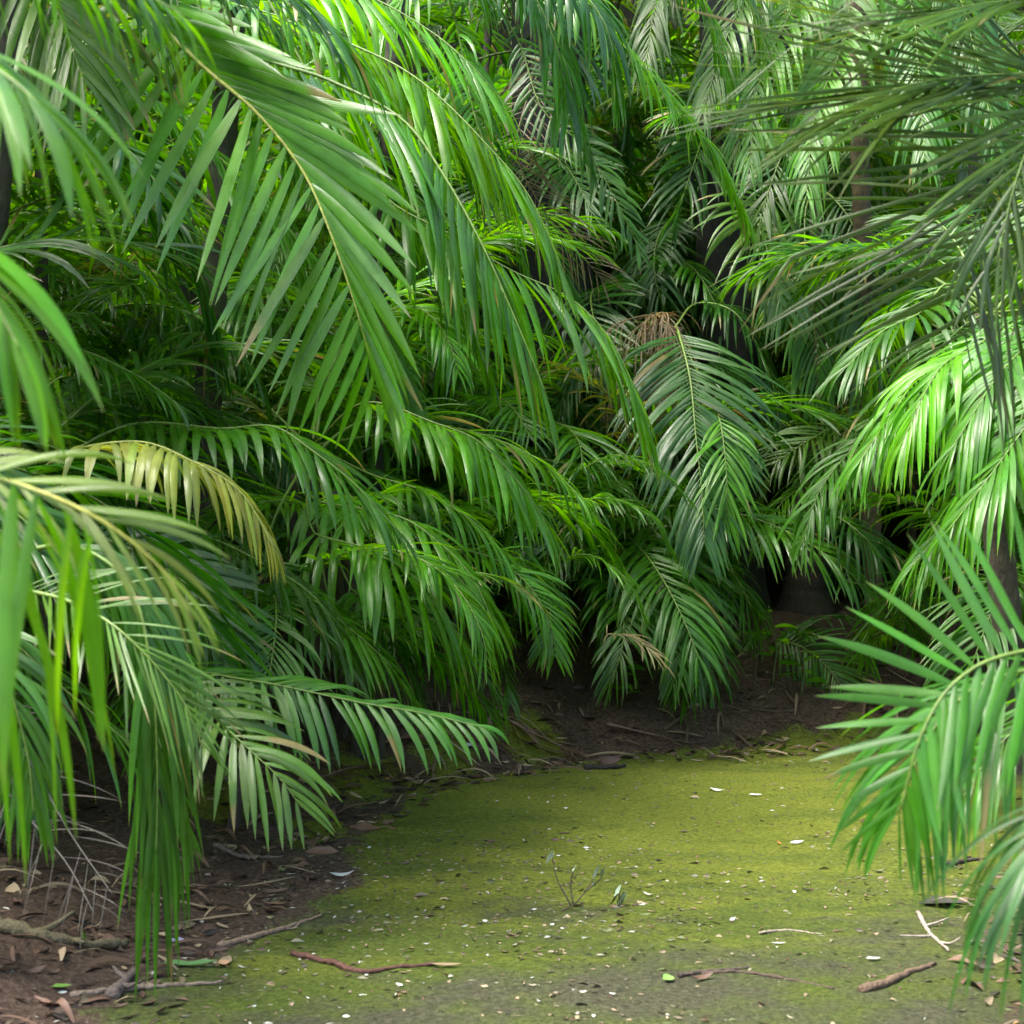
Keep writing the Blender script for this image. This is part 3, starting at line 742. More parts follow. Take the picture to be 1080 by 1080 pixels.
# ---- glossy palm of the right middle
pF = Palm('palm_tree', 'palm at right middle whose hanging leaflets shine pale blue', P(1040, 330, 8.8), base=(2.95, 9.3), r=0.09)
pF.frond([(1015, 345, 8.4), (985, 375, 8.2), (945, 430, 8.0), (905, 490, 7.9)], .55, .046, GREEN, hang=2.0, a0=58, a1=20)
pF.frond([(1060, 340, 8.0), (1030, 365, 7.8), (990, 390, 7.6), (950, 470, 7.5)], .58, .05, BRIGHT, hang=2.2, a0=60, a1=20)
pF.frond([(1100, 330, 7.8), (1085, 360, 7.5), (1050, 400, 7.3), (1000, 480, 7.2)], .6, .05, GREEN, hang=2.2, a0=62, a1=22)
pF.frond([(1110, 380, 7.3), (1100, 420, 7.1), (1060, 480, 7.0), (1000, 560, 6.9)], .6, .05, GREEN, hang=2.2, a0=62, a1=22)
pF.frond([(1000, 300, 8.6), (970, 330, 8.4), (930, 350, 8.3), (890, 390, 8.2)], .5, .045, GREEN, hang=1.5)
pF.frond([(1080, 420, 8.0), (1060, 480, 7.8), (1010, 540, 7.7), (960, 600, 7.6)], .55, .045, GREEN, hang=2.0)
crown(pF, ['mid'], 8, 1.0, 10, 170)

# ---- spiky palm reaching in from the upper right
pE = Palm('palm_tree', 'near palm at upper right whose long thin leaflets fan out to the left', P(1260, -400, 4.7), base=(2.15, 4.9), r=0.07)
crown(pE, ['olive', 'mid'], 7, 1.1, 120, 310)  # unseen crown fronds added overhead to shade the fanned leaflets
crown(pE, ['olive', 'mid'], 5, 1.1, -50, 110)
pE.frond([(1150, 78, 4.6), (1080, 78, 4.55), (1035, 80, 4.5), (990, 84, 4.42), (945, 94, 4.35), (905, 108, 4.3)], .86, .019, EOL, spacing=.027, hang=.04, a0=30, a1=7, V=4, up=(0, -.7, .7), fold=30, r0=.013, dry=.1, jit=1.1)
pE.frond([(1170, 110, 4.6), (1100, 130, 4.55), (1060, 175, 4.5), (1030, 230, 4.5), (1000, 290, 4.5)], .86, .019, EOL, spacing=.040, hang=.05, a0=66, a1=26, V=4, up=(0, -.9, .35), fold=30, r0=.012, dry=.1)
pE.frond([(1180, 70, 4.5), (1110, 110, 4.35), (1075, 180, 4.25), (1050, 280, 4.2)], .5, .022, EOL, spacing=.055, hang=.4, a0=45, a1=14, up=(0, -.8, .4), fold=30, dry=.3)
pE.frond([(1180, 20, 4.6), (1100, 0, 4.5), (1030, 5, 4.4), (960, 20, 4.4)], .72, .022, EOL, spacing=.036, hang=.1, a0=40, a1=12, up=(0, -.6, .8), fold=30)
pE.frond([(1190, 150, 4.7), (1120, 200, 4.65), (1075, 262, 4.6), (1040, 340, 4.6)], .74, .019, EOL, spacing=.042, hang=.08, a0=70, a1=28, V=2, up=(0, -.9, .35), fold=30)

# ---- low palm at the lower right
pG = Palm('palm_tree', 'near low palm at lower right with upright lime leaflets and a drooping frond tip', P(1330, 700, 3.6), base=(1.72, 3.75), r=0.04)
pG.frond([(1215, 672, 3.5), (1115, 682, 3.45), (1065, 690, 3.42), (1028, 704, 3.4), (994, 734, 3.37), (968, 785, 3.35), (950, 855, 3.35)], .35, .029, (.044, .17, .005), spacing=.042, hang=.14, a0=112, a1=36, a_other=(64, 20), V=3, up=(-.2, -.95, .3), r0=.009, jit=.8, fold=18, dry=.03,
         prof=((0, .3, .6, .8, 1), (.85, 1, .8, .62, .45)))
pG.frond([(1200, 696, 3.6), (1110, 703, 3.58), (1060, 713, 3.55), (1015, 735, 3.52), (975, 785, 3.5), (945, 860, 3.5)], .42, .021, (.03, .13, .005), spacing=.024, hang=1.3, a0=70, a1=20, V=-25, up=(0, -.4, .9), r0=.009)
pG.frond([(1240, 840, 2.8), (1165, 842, 2.7), (1108, 872, 2.65), (1078, 930, 2.6)], .40, .024, BLUE, spacing=.028, hang=2.2, a0=40, a1=14, V=0)
pG.frond([(1190, 720, 4.5), (1110, 740, 4.4), (1050, 790, 4.35), (1010, 850, 4.3)], .36, .028, GREEN, hang=1.8, spacing=.035)

# ---- top middle and top right, further back
pT = Palm('palm_tree', 'tall palm at top centre with dark blue-green leaflets hanging over the dark gap', P(430, -150, 9.8), base=(-1.0, 10.9), r=0.08)
pT.frond([(500, -60, 9.0), (560, -40, 8.6), (610, -12, 8.4), (640, 30, 8.3), (652, 90, 8.3)], .62, .05, BLUE, spacing=.055, hang=2.6, a0=66, a1=18)
pT.frond([(470, -70, 9.4), (520, -50, 9.1), (560, -10, 9.0), (590, 60, 8.9), (600, 130, 8.9)], .6, .05, BLUE, spacing=.055, hang=2.4, a0=66, a1=18)
pT.frond([(520, -60, 10.4), (570, 0, 10.2), (600, 80, 10.1), (625, 180, 10.1)], .5, .04, DARK, hang=1.6)
pT.frond([(480, 20, 10.6), (500, 120, 10.5), (530, 200, 10.4), (560, 300, 10.4)], .5, .04, GREEN, hang=1.6)
pT.frond([(590, -30, 9.3), (609, 0, 9.1), (657, 48, 9.0), (705, 100, 8.9), (752, 160, 8.85), (790, 235, 8.85)], .48, .042, BRIGHT, spacing=.042, hang=2.1, a0=62, a1=20, V=16)
pT.frond([(545, 40, 10.4), (572, 115, 10.3), (616, 155, 10.2), (650, 212, 10.1), (678, 272, 10.1)], .30, .034, GREEN, spacing=.06, hang=.7, a0=60, a1=20, up=(-.2, -.7, .6))
pT.frond([(480, -50, 9.6), (440, -20, 9.4), (400, 40, 9.3), (380, 110, 9.3)], .5, .045, BRIGHT, hang=2.0)
pT.frond([(640, -90, 9.6), (720, -70, 9.4), (780, -20, 9.2), (810, 60, 9.2)], .55, .04, OLIVE, hang=2.0)
pT.frond([(620, -90, 9.9), (680, -60, 9.8), (740, 0, 9.7), (770, 90, 9.7)], .55, .04, GREEN, hang=2.0)
pT.frond([(560, 60, 10.9), (545, 160, 10.9), (580, 230, 10.9), (640, 300, 10.9)], .45, .012, DEAD, hang=.6, a0=60, a1=30, up=(0, -1, .2), label='dead thin frond')

pT2 = Palm('palm_tree', 'tall palm at top right with pale hanging leaflets behind the thin fanned ones', P(900, -90, 11.2), base=(2.6, 11.6), r=0.07, colr=(.13, .085, .05))
for q in ([(860, -70), (810, -40), (770, 30), (740, 120)], [(870, -60), (840, 0), (800, 90), (790, 180)], [(900, -50), (890, 40), (860, 120), (850, 210)], [(930, -60), (960, 0), (970, 90), (975, 170)],
          [(950, -80), (1000, -30), (1030, 60), (1050, 150)], [(840, -110), (760, -80), (700, -20), (680, 70)]):
    pT2.frond([(*a_, 10.6 - .3 * i) for i, a_ in enumerate(q)], .55, .036, random.choice([BRIGHT, GREEN, OLIVE]), hang=2.0, a0=58, a1=20)
pT3 = Palm('palm_tree', 'slender palm behind the thin fanned leaflets, one pale frond facing the gap', P(860, 200, 12.0), base=(2.45, 12.9), r=0.06, colr=(.10, .065, .04))
pT3.frond([(830, 205, 11.4), (799, 226, 11.1), (810, 267, 10.9), (826, 330, 10.8)], .62, .036, OLIVE, hang=1.1, a0=66, a1=20, up=(.1, -.9, .4))
pT3.frond([(880, 210, 11.6), (905, 250, 11.4), (915, 330, 11.3), (910, 420, 11.3)], .6, .036, GREEN, hang=1.6, a0=55, a1=18, up=(0, -.9, .4))
pT3.frond([(850, 220, 11.8), (850, 270, 11.6), (860, 350, 11.5), (865, 430, 11.5)], .6, .036, GREEN, hang=1.6, a0=55, a1=18, up=(0, -.9, .4))
crown(pT3, ['olive', 'mid'], 8, 1.0)

# ---- palms of the thicket behind
thicket = [
 (-2.7, 7.6, 2.4, 'mid'), (-2.5, 8.6, 3.3, 'mid'), (-1.9, 9.6, 2.5, 'mid'), (-1.1, 10.4, 1.6, 'bright'), (-3.0, 6.4, 1.7, 'dark'), (-2.8, 6.2, 3.0, 'mid'),
 (-0.3, 11.3, 1.2, 'low'), (0.5, 11.6, .7, 'low'), (1.0, 13.2, 2.2, 'dark'), (1.5, 13.6, 3.4, 'dark'), (0.4, 13.8, 4.4, 'dark'), (3.2, 11.6, 2.3, 'olive'), (0.35, 13.2, 3.2, 'dark'), (-1.6, 12.6, 3.8, 'mid'),
 (-4.6, 6.6, 2.6, 'mid'), (-4.0, 8.3, 1.6, 'mid'), (-3.4, 9.6, 3.2, 'bright'), (-2.3, 10.4, 1.5, 'mid'), (-2.2, 10.6, 3.6, 'mid'), (-4.4, 10.8, 4.6, 'mid'),
 (-1.0, 11.2, 2.4, 'bright'), (-0.9, 12.2, 4.6, 'mid'), (0.1, 12.4, 1.3, 'dark'), (-3.2, 12.5, 2.4, 'mid'), (0.9, 14.0, 4.9, 'olive'), (2.0, 13.6, 3.6, 'olive'),
 (1.8, 14.5, 1.6, 'dark'), (3.2, 12.8, 1.4, 'mid'), (3.6, 12.6, 4.2, 'olive'), (4.2, 11.0, 1.3, 'low'), (4.4, 10.6, 3.2, 'olive'), (4.4, 14.2, 2.6, 'mid'), (3.3, 10.3, .9, 'low'),
 (5.2, 12.6, 4.6, 'mid'), (-3.2, 8.6, 0.9, 'dark'), (-2.7, 5.6, 1.1, 'dark'), (-3.3, 7.2, 3.8, 'mid'), (-5.2, 8.8, 3.6, 'bright'), (-1.5, 14.0, 3.2, 'mid'),
 (3.7, 7.8, 2.6, 'mid'), (-1.7, 10.1, .9, 'low'), (2.9, 14.6, 4.8, 'mid'), (-0.2, 14.6, 5.4, 'mid'), (1.5, 12.9, 5.2, 'olive'),
]
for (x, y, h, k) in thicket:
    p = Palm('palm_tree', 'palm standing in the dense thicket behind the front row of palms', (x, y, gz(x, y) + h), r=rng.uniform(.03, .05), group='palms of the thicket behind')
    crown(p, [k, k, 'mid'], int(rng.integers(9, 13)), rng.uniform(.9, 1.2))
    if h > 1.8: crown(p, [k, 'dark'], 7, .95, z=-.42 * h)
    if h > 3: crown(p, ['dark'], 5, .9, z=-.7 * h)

# ------------------------------------------------------------------ the overgrown hillside that closes the view
def hillside():
    rg = np.random.default_rng(77)
    prot = []
    for i in range(6):
        el = R(rg.uniform(35, 75)); k = rg.uniform(1.5, 2.3); pts = [np.zeros(3)]
        for j in range(10):
            u = (j + 1) / 10; e = el - k * u ** 1.3
            pts.append(pts[-1] + .2 * np.array([math.cos(e), 0, math.sin(e)]))
        path, _, _ = spline(pts, 24)
        prot.append(frond_np(path, .2, L=.55, w=.05, spacing=.07, hang=1.3, colr=(GREEN, OLIVE, DARK, BLUE, GREEN, OLIVE)[i], nseg=4, seed=500 + i))
    VV, QQ, CC, UU, k = [], [], [], [], 0
    for _ in range(1500):
        y = 14.0 + 13 * rg.random() ** 1.6; x = rg.uniform(-.62, .62) * y
        z = gz(x, y) + rg.choice([.2, .9, 1.8, 2.8]) + rg.uniform(0, .5)
        V, Q, C, uv = prot[rg.integers(6)]
        a_ = rg.uniform(0, 6.28); s_ = rg.uniform(.8, 1.3)
        M = np.array([[math.cos(a_), -math.sin(a_), 0], [math.sin(a_), math.cos(a_), 0], [0, 0, 1]]) * s_
        VV.append(V @ M.T + [x, y, z]); QQ.append(Q + k); CC.append(C * rg.uniform(.75, 1.2)); UU.append(uv); k += len(V)
    o = link('undergrowth', mesh_np('undergrowth', np.vstack(VV), np.vstack(QQ), M_LEAF, np.vstack(CC), np.vstack(UU)))
    tag(o, 'mass of palm leaves covering the slope far behind the palms', 'undergrowth', kind='stuff')
hillside()

# ------------------------------------------------------------------ dark tree trunks in the gaps
def tree(label, px, py, d, r, h, lean=0.0):
    x = (px - 540) / FPX * d
    b = np.array([x, d, gz(x, d) - .1])
    root = empty('tree', (b[0], b[1], b[2] + .1))
    tag(root, label, 'tree')
    pth, _, tot = spline([b, b + np.array([lean * .4, .05, h * .5]), b + np.array([lean, 0.1, h])], 60)
    hh = np.linspace(0, 1, 60)
    ang = np.linspace(0, 2 * np.pi, 20, endpoint=False)
    rr = (r * (1 + .5 * np.exp(-hh * h / .4)) * (1 - .35 * hh))[:, None] * (1 + .08 * np.sin(ang * 5 + hh[:, None] * 7) + .04 * np.sin(ang * 11 + 2))
    V, Q = tube_np(pth, rr, 20)
    link('trunk', mesh_np('trunk', V - (b + [0, 0, .1]), Q, M_BARK, np.tile((.012, .010, .008), (len(V), 1))), root)
    # crown: limbs and leaf blades above the frame
    top = pth[-1]; Vl, Cl, Ql = [], [], []
    rg = np.random.default_rng(int(px))
    LV, LQ = [], []
    for i in range(7):
        a_ = i * 2.4; e = top + np.array([math.cos(a_) * 1.9, math.sin(a_) * 1.9, rg.uniform(.5, 1.9)])
        lp, _, _ = spline([pth[-8 - i], (pth[-8 - i] + e) / 2 + [0, 0, .3], e], 14)
        v_, q_ = tube_np(lp, np.linspace(r * .4, .02, 14), 6)
        LQ.append(q_ + sum(len(z) for z in LV)); LV.append(v_)
        for _ in range(260):
            c = lp[rg.integers(5, 14)] + rg.normal(size=3) * .42
            dd = nrm(rg.normal(size=3)); ww = nrm(np.cross(dd, rg.normal(size=3))); l_ = rg.uniform(.10, .18)
            k0 = len(Vl)
            Vl += [c, c + dd * l_ * .5 + ww * l_ * .25, c + dd * l_, c + dd * l_ * .5 - ww * l_ * .25]
            Ql.append((k0, k0 + 1, k0 + 2, k0 + 3))
            Cl += [np.array(GREEN) * rg.uniform(.6, 1.2)] * 4
    LV = np.vstack(LV); LQ = np.vstack(LQ)
    link('limbs', mesh_np('limbs', LV - (b + [0, 0, .1]), LQ, M_BARK, np.tile((.045, .033, .024), (len(LV), 1))), root)
    link('crown', mesh_np('crown', np.array(Vl) - (b + [0, 0, .1]), Ql, M_LEAF, np.array(Cl), np.tile([[0, .5], [.5, .5], [1, .5], [.5, .5]], (len(Ql), 1))), root)
tree('thick dark tree trunk right of the dead brown fronds, behind the face-on palm frond', 762, 500, 12.5, .27, 6.5, .1)
tree('thick black tree trunk in the dark gap left of the dead brown fronds', 585, 500, 12.5, .34, 6.8, -.1)

# ------------------------------------------------------------------ litter and sticks
def onground(px, py):
    """where the line of sight meets the earth"""
    d = CAMH * FPX / max(py - 540, 20)
    lo, hi = 3.0, 14.0
    prev = None
    for d in np.linspace(lo, hi, 500):
        q = P(px, py, d)
        if q[2] <= gz(q[0], q[1]): return np.array([q[0], q[1], gz(q[0], q[1])])
    q = P(px, py, 11); return np.array([q[0], q[1], gz(q[0], q[1])])

def leaf_blade(c, ang, l, wd, tilt, curl, rg):
    """a small curled blade, 3 x 2 quads"""
    u = np.linspace(-.5, .5, 5); prof = np.array([.12, .8, 1, .75, .08]) * rg.uniform(.55, 1.25, 5)
    V = []
    for k in range(5):
        for v in (-1, 0, 1):
            V.append((u[k] * l, v * wd * .5 * prof[k], curl * l * (u[k] ** 2 * 2) + (abs(v) * .25 * wd * prof[k])))
    V = np.array(V)
    ca, sa = math.cos(tilt), math.sin(tilt)
    V = np.stack([V[:, 0], V[:, 1] * ca - V[:, 2] * sa, V[:, 1] * sa + V[:, 2] * ca], 1)
    ca, sa = math.cos(ang), math.sin(ang)
    V = np.stack([V[:, 0] * ca - V[:, 1] * sa, V[:, 0] * sa + V[:, 1] * ca, V[:, 2] - min(V[:, 2]) + .002], 1) + c
    i = np.arange(15).reshape(5, 3)
    Q = np.concatenate([np.stack([i[:-1, j], i[:-1, j + 1], i[1:, j + 1], i[1:, j]], -1).reshape(-1, 4) for j in (0, 1)])
    return V, Q

PALE = (.42, .43, .37); TAN = (.24, .18, .10); BRN = (.10, .055, .03); DBR = (.035, .022, .015); OCH = (.40, .22, .07); GRN = (.10, .17, .03); REDB = (.11, .058, .036)
def scatter(n, where, cols, lr, seed):
    rg = np.random.default_rng(seed)
    VV, QQ, CC = [], [], []; k = 0; tries = 0
    x = rg.uniform(-3.2, 4.2, n * 12); y = 3.8 + 8.6 * rg.random(n * 12) ** 1.0
    pts = np.stack([x, y], 1)
    ins = np.maximum(polydist(pts, LEFT), -polydist(pts, RIGHT))
    keep = where(ins, x, y, rg)
    pts = pts[keep][:n]; zz = ground_z(pts[:, 0], pts[:, 1])
    for (a_, b_), z_ in zip(pts, zz):
        l = rg.uniform(*lr) * (1.6 if rg.random() < .08 else 1)
        V, Q = leaf_blade(np.array([a_, b_, z_]), rg.uniform(0, 6.28), l, l * rg.uniform(.14, .5), rg.normal() * .5, rg.uniform(-.25, .5), rg)
        VV.append(V); QQ.append(Q + k); k += len(V)
        c = np.array(cols[rg.integers(len(cols))]) * rg.uniform(.6, 1.25)
        CC.append(np.tile(c, (15, 1)))
    return np.vstack(VV), np.vstack(QQ), np.vstack(CC)
parts = [
 scatter(3600, lambda s, x, y, g: (s > -.12) & (s < 1.9) & (g.random(len(s)) < np.exp(-np.maximum(s, 0) * .6)), [BRN, BRN, DBR, TAN, REDB, REDB, DBR, BRN], (.03, .10), 5),
 scatter(5200, lambda s, x, y, g: (s < .1) & (g.random(len(s)) < .25 + .75 * np.clip(lump(x * 1.4, y * 1.4) * 1.2 + .3, 0, 1)), [BRN, TAN, (.07, .055, .03), (.08, .10, .03), (.12, .09, .05), BRN, (.16, .15, .09)], (.010, .034), 6),
 scatter(760, lambda s, x, y, g: (s < .25) & (g.random(len(s)) < .12 + .88 * np.clip(lump(x + 5, y * .8) * 1.5, 0, 1)), [PALE, (.33, .32, .26), (.36, .34, .27), TAN], (.012, .030), 7),
 scatter(130, lambda s, x, y, g: (s > .0) & (s < 1.2), [PALE, (.45, .42, .36), OCH, TAN], (.02, .06), 8),
]
def strips(n, seed):
    rg = np.random.default_rng(seed); out = []; tot = 0; vs, qs, cs = [], [], []
    while tot < n:
        x = rg.uniform(-3, 4); y = rg.uniform(4, 12)
        p_ = np.array([[x, y]]); s_ = max(polydist(p_, LEFT)[0], -polydist(p_, RIGHT)[0])
        if not (-.05 < s_ < 1.8) or rg.random() > math.exp(-max(s_ - .3, 0) * 1.2): continue
        a_ = rg.uniform(0, 6.28); l = rg.uniform(.08, .32) * min(1, y / 8); m_ = 7
        u = np.linspace(0, 1, m_); bend = rg.uniform(-.5, .5)
        cx = x + np.cos(a_ + bend * u) * u * l; cy_ = y + np.sin(a_ + bend * u) * u * l
        cz = ground_z(cx, cy_) + .014 + np.abs(rg.normal()) * .03 * np.sin(u * 3.1)
        hw = .5 * rg.uniform(.008, .022) * np.sin(np.pi * (u * .9 + .05)) ** .6
        nx_, ny_ = -np.sin(a_ + bend * u), np.cos(a_ + bend * u); tl = rg.uniform(-.6, .6)
        V = np.stack([np.stack([cx + sg * nx_ * hw, cy_ + sg * ny_ * hw, cz + sg * hw * tl + (.4 * hw if sg else 0)], 1) for sg in (-1, 0, 1)], 1).reshape(-1, 3)
        i = np.arange(m_ * 3).reshape(m_, 3)
        qs.append(np.concatenate([np.stack([i[:-1, j], i[:-1, j + 1], i[1:, j + 1], i[1:, j]], -1).reshape(-1, 4) for j in (0, 1)]) + len(vs) * m_ * 3)
        vs.append(V); c_ = np.array([TAN, BRN, REDB, (.24, .18, .11), (.14, .10, .06)][rg.integers(5)]) * rg.uniform(.6, 1.2)
        cs.append(np.tile(c_, (m_ * 3, 1))); tot += 1
    return np.vstack(vs), np.vstack(qs), np.vstack(cs)
parts.append(strips(520, 12))
k = 0; VV, QQ, CC = [], [], []
for V, Q, C in parts:
    VV.append(V); QQ.append(Q + k); CC.append(C); k += len(V)
lit = link('leaf_litter', mesh_np('leaf_litter', np.vstack(VV), np.vstack(QQ), M_LITTER, np.vstack(CC)))
tag(lit, 'scattered small dry leaves and pale petals over moss and soil', 'leaf litter', kind='stuff')

def fallen(px, py, l, wd, ang, colr, label, tilt=0.1, curl=.15, group=None, name='fallen_leaf', cat='fallen leaf'):
    if cat == 'fallen leaf' and l < .13: l *= .85; wd *= .75; colr = tuple(np.array(colr) * .85)
    c = onground(px, py)
    V, Q = leaf_blade(np.zeros(3), R(ang), l, wd, tilt, curl, rng)
    o = link(name, mesh_np(name, V, Q, M_LITTER, np.tile(colr, (15, 1))))
    o.location = c + [0, 0, .004]
    tag(o, label, cat, group)
    return o
fallen(840, 891, .10, .03, 35, (.62, .64, .62), 'largest white leaf lying on the moss beside an orange one', .5)
fallen(821, 891, .05, .03, 80, (.62, .24, .05), 'small orange leaf lying on the moss', .6)
fallen(757, 836, .10, .035, -30, PALE, 'curled whitish leaf on the bright far moss', .3, .4)
fallen(797, 840, .08, .04, 5, (.66, .67, .64), 'flat white leaf right of the curled one on the far moss')
fallen(772, 972, .07, .018, 60, PALE, 'thin pale leaf upright on the worn moss', .5)
fallen(921, 1015, .06, .035, 10, PALE, 'square pale leaf flake on the moss near the lower right sticks')
fallen(821, 998, .06, .022, 0, PALE, 'flat pale flake near the bottom centre of the path')
fallen(86, 996, .15, .055, 105, (.11, .20, .03), 'upright yellow-green leaf standing in the soil at lower left', 1.2, .1)
fallen(200, 1022, .17, .045, 8, (.05, .13, .03), 'dark green leaf lying flat right of the hanging frond tip', .2)
fallen(65, 1046, .07, .05, 20, (.12, .24, .03), 'small round green leaf on the soil at lower left')
fallen(186, 996, .07, .06, 40, (.33, .30, .40), 'lilac grey leaf beside the hanging frond tip')
fallen(360, 926, .12, .04, 20, (.42, .42, .38), 'grey curled leaf on the left edge of the moss', .3, .4)
fallen(235, 1020, .07, .05, 60, (.45, .26, .13), 'pale orange leaf at the left edge of the moss', .3)
fallen(494, 790, .09, .06, 10, (.6, .6, .57), 'white leaf lying on the soil below the arching palm', .3)
fallen(705, 1035, .05, .05, 30, (.15, .3, .05), 'small fresh green leaf on the moss near the bottom centre', .3)
fallen(470, 1022, .12, .05, 0, (.20, .14, .07), 'dull brown leaf beside the red-brown stick')
fallen(740, 1035, .10, .04, 30, (.10, .055, .03), 'dark brown curled leaf near the small fresh green leaf', .3, .4)

def stick(pts, r, colr, label, name='stick', cat='stick', lift=.6, branches=()):
    g = np.array([onground(*q) for q in pts])
    o0 = g[0].copy()
    g[:, 2] += r * lift
    pth, _, tot = spline(g, 26)
    pth += rng.normal(size=pth.shape) * r * .12
    for k_ in range(1): pth[:, 2] = np.maximum(pth[:, 2], ground_z(pth[:, 0], pth[:, 1]) + r * .4)
    V, Q = tube_np(pth, r * (1 - .55 * np.linspace(0, 1, 26)) * (1 + .12 * rng.normal(size=26)), 7)
    VS, QS = [V], [Q]
    for (i, dx, dy, dz) in branches:
        b0 = pth[i]; e = b0 + np.array([dx, dy, dz])
        lp, _, _ = spline([b0, (b0 + e) / 2 + rng.normal(size=3) * .01, e], 10)
        v_, q_ = tube_np(lp, np.linspace(r * .6, r * .2, 10), 6)
        QS.append(q_ + sum(len(z) for z in VS)); VS.append(v_)
    V = np.vstack(VS)
    o = link(name, mesh_np(name, V - o0, np.vstack(QS), M_WOOD, np.tile(colr, (len(V), 1))))
    o.location = o0
    tag(o, label, cat)
    return o
stick([(308, 1009), (345, 1018), (385, 1028), (420, 1024), (458, 1019)], .013, (.085, .04, .028), 'red-brown stick lying on the moss at bottom left of centre')
stick([(908, 1048), (935, 1040), (960, 1028), (985, 1020)], .016, (.12, .08, .05), 'thick broken brown stick at the lower right of the path')
stick([(968, 964), (980, 985), (1000, 1005)], .010, (.30, .25, .2), 'pale forked twig near the lower right fronds', name='twig', cat='twig', branches=[(10, .10, .05, .02), (16, -.12, -.03, .01), (20, .06, -.05, .03)])
stick([(740, 1030), (780, 1027), (830, 1035), (880, 1045)], .007, (.07, .05, .035), 'long thin dark twig on the worn moss at bottom right of centre', name='twig', cat='twig')
stick([(715, 1032), (750, 1028), (790, 1024)], .009, (.06, .045, .035), 'short dark twig left of the long thin one', name='twig', cat='twig')
stick([(230, 1000), (290, 985), (340, 968)], .012, (.22, .15, .10), 'tan stick leading from the left soil on to the moss', branches=[(14, .06, .06, .02)])
stick([(75, 1052), (150, 1045), (235, 1040)], .012, (.20, .15, .11), 'pale grey-brown stick along the bottom left corner')
stick([(118, 1056), (132, 1040), (142, 1030)], .022, (.13, .10, .08), 'gnarled grey root stub on the soil at bottom left', name='root_stub', cat='root', branches=[(8, .06, -.04, .02), (16, -.05, .03, .03)])
stick([(1000, 915), (1018, 910), (1040, 908)], .014, (.05, .04, .03), 'short black stick on the moss right of the drooping frond tip')
stick([(800, 985), (830, 983), (860, 986)], .006, (.24, .2, .14), 'fine straw lying across the moss right of the leafy sprig', name='twig', cat='twig')
stick([(700, 772), (725, 755), (752, 745), (790, 752)], .012, (.11, .075, .05), 'bare root running down the soil slope at back', name='root', cat='root')
stick([(745, 700), (752, 730), (764, 770)], .010, (.2, .13, .09), 'thin leaning stick on the dark soil slope below the palms')
stick([(615, 812), (640, 812), (660, 810)], .02, (.03, .025, .02), 'small black log at the back edge of the moss', name='log', cat='log')
stick([(225, 893), (255, 905), (300, 907)], .014, (.13, .10, .075), 'brown stick on the left soil behind the two-sided frond')
stick([(-20, 975), (40, 992), (95, 1003), (135, 1000)], .028, (.12, .10, .055), 'mossy fallen branch at the foot of the low left palm', name='fallen_branch', cat='branch', branches=[(9, .12, .1, .05), (16, .05, -.08, .02)])
stick([(640, 960), (662, 948), (690, 933), (720, 915)], .004, (.05, .045, .03), 'dark leafless twig rising beside the leafy sprig', name='twig', cat='twig') if False else None

# bark slab at right
fallen(992, 957, .17, .10, 5, (.025, .025, .015), 'dark flat slab of bark on the moss at right', .05, .1, name='bark_slab', cat='bark')

# sprigs standing in the moss
def sprig(px, py, stems, leaves, label, name='sprig', leafcol=(.04, .065, .028)):
    c = onground(px, py)
    root = empty(name, c); tag(root, label, 'sprig'); root.scale = (.72, .72, .72)
    VS, QS = [], []; k = 0
    for s_ in stems:
        lp, _, _ = spline([np.array([q[0], q[1], q[2]]) for q in s_], 14)
        v_, q_ = tube_np(lp, np.linspace(.005, .002, 14), 5)
        VS.append(v_); QS.append(q_ + k); k += len(v_)
    V = np.vstack(VS)
    link('stem', mesh_np('stem', V, np.vstack(QS), M_WOOD, np.tile((.08, .06, .04), (len(V), 1))), root)
    for (x_, y_, z_, l, wd, an, ti, cl) in leaves:
        V, Q = leaf_blade(np.zeros(3), R(an), l, wd, ti, .1, rng)
        o = link('leaf', mesh_np('leaf', V, Q, M_LITTER, np.tile(cl or leafcol, (15, 1))), root)
        o.location = (x_, y_, z_); o.rotation_euler = (0, -1.1 if ti else -.4, 0)
sprig(592, 962, [[(0, 0, 0), (.08, 0, .05), (.16, .02, .15), (.19, .0, .22)], [(.06, 0, .04), (.05, .02, .14), (.07, .0, .24)], [(.05, 0, .03), (-.02, .02, .16), (-.05, .03, .29)], [(.12, .01, .10), (.2, .01, .16), (.22, 0, .2)]],
      [(-.05, .03, .27, .08, .03, 20, .8, None), (-.04, .03, .28, .05, .015, 60, .6, (.2, .25, .17)), (.07, 0, .22, .05, .015, 50, .7, (.16, .22, .13)), (.19, 0, .2, .08, .02, 10, .8, None), (.22, 0, .2, .06, .03, -30, .4, None), (.17, 0, .14, .06, .02, 80, .6, None)],
      'dry branching sprig standing in the middle of the moss')
sprig(653, 956, [[(0, 0, 0), (0, 0, .04), (.005, 0, .09)]],
      [(0, 0, .07, .08, .026, 10, .9, (.25, .32, .22)), (-.02, 0, .03, .08, .05, 160, .3, (.05, .09, .04)), (.03, 0, .03, .08, .05, 10, .3, (.05, .09, .04)), (0, -.03, .02, .07, .05, -70, .3, (.05, .09, .04)), (.02, -.02, .05, .07, .03, -30, .3, None)],
      'small dark rosette of leaves with one upright pale leaf on the moss')

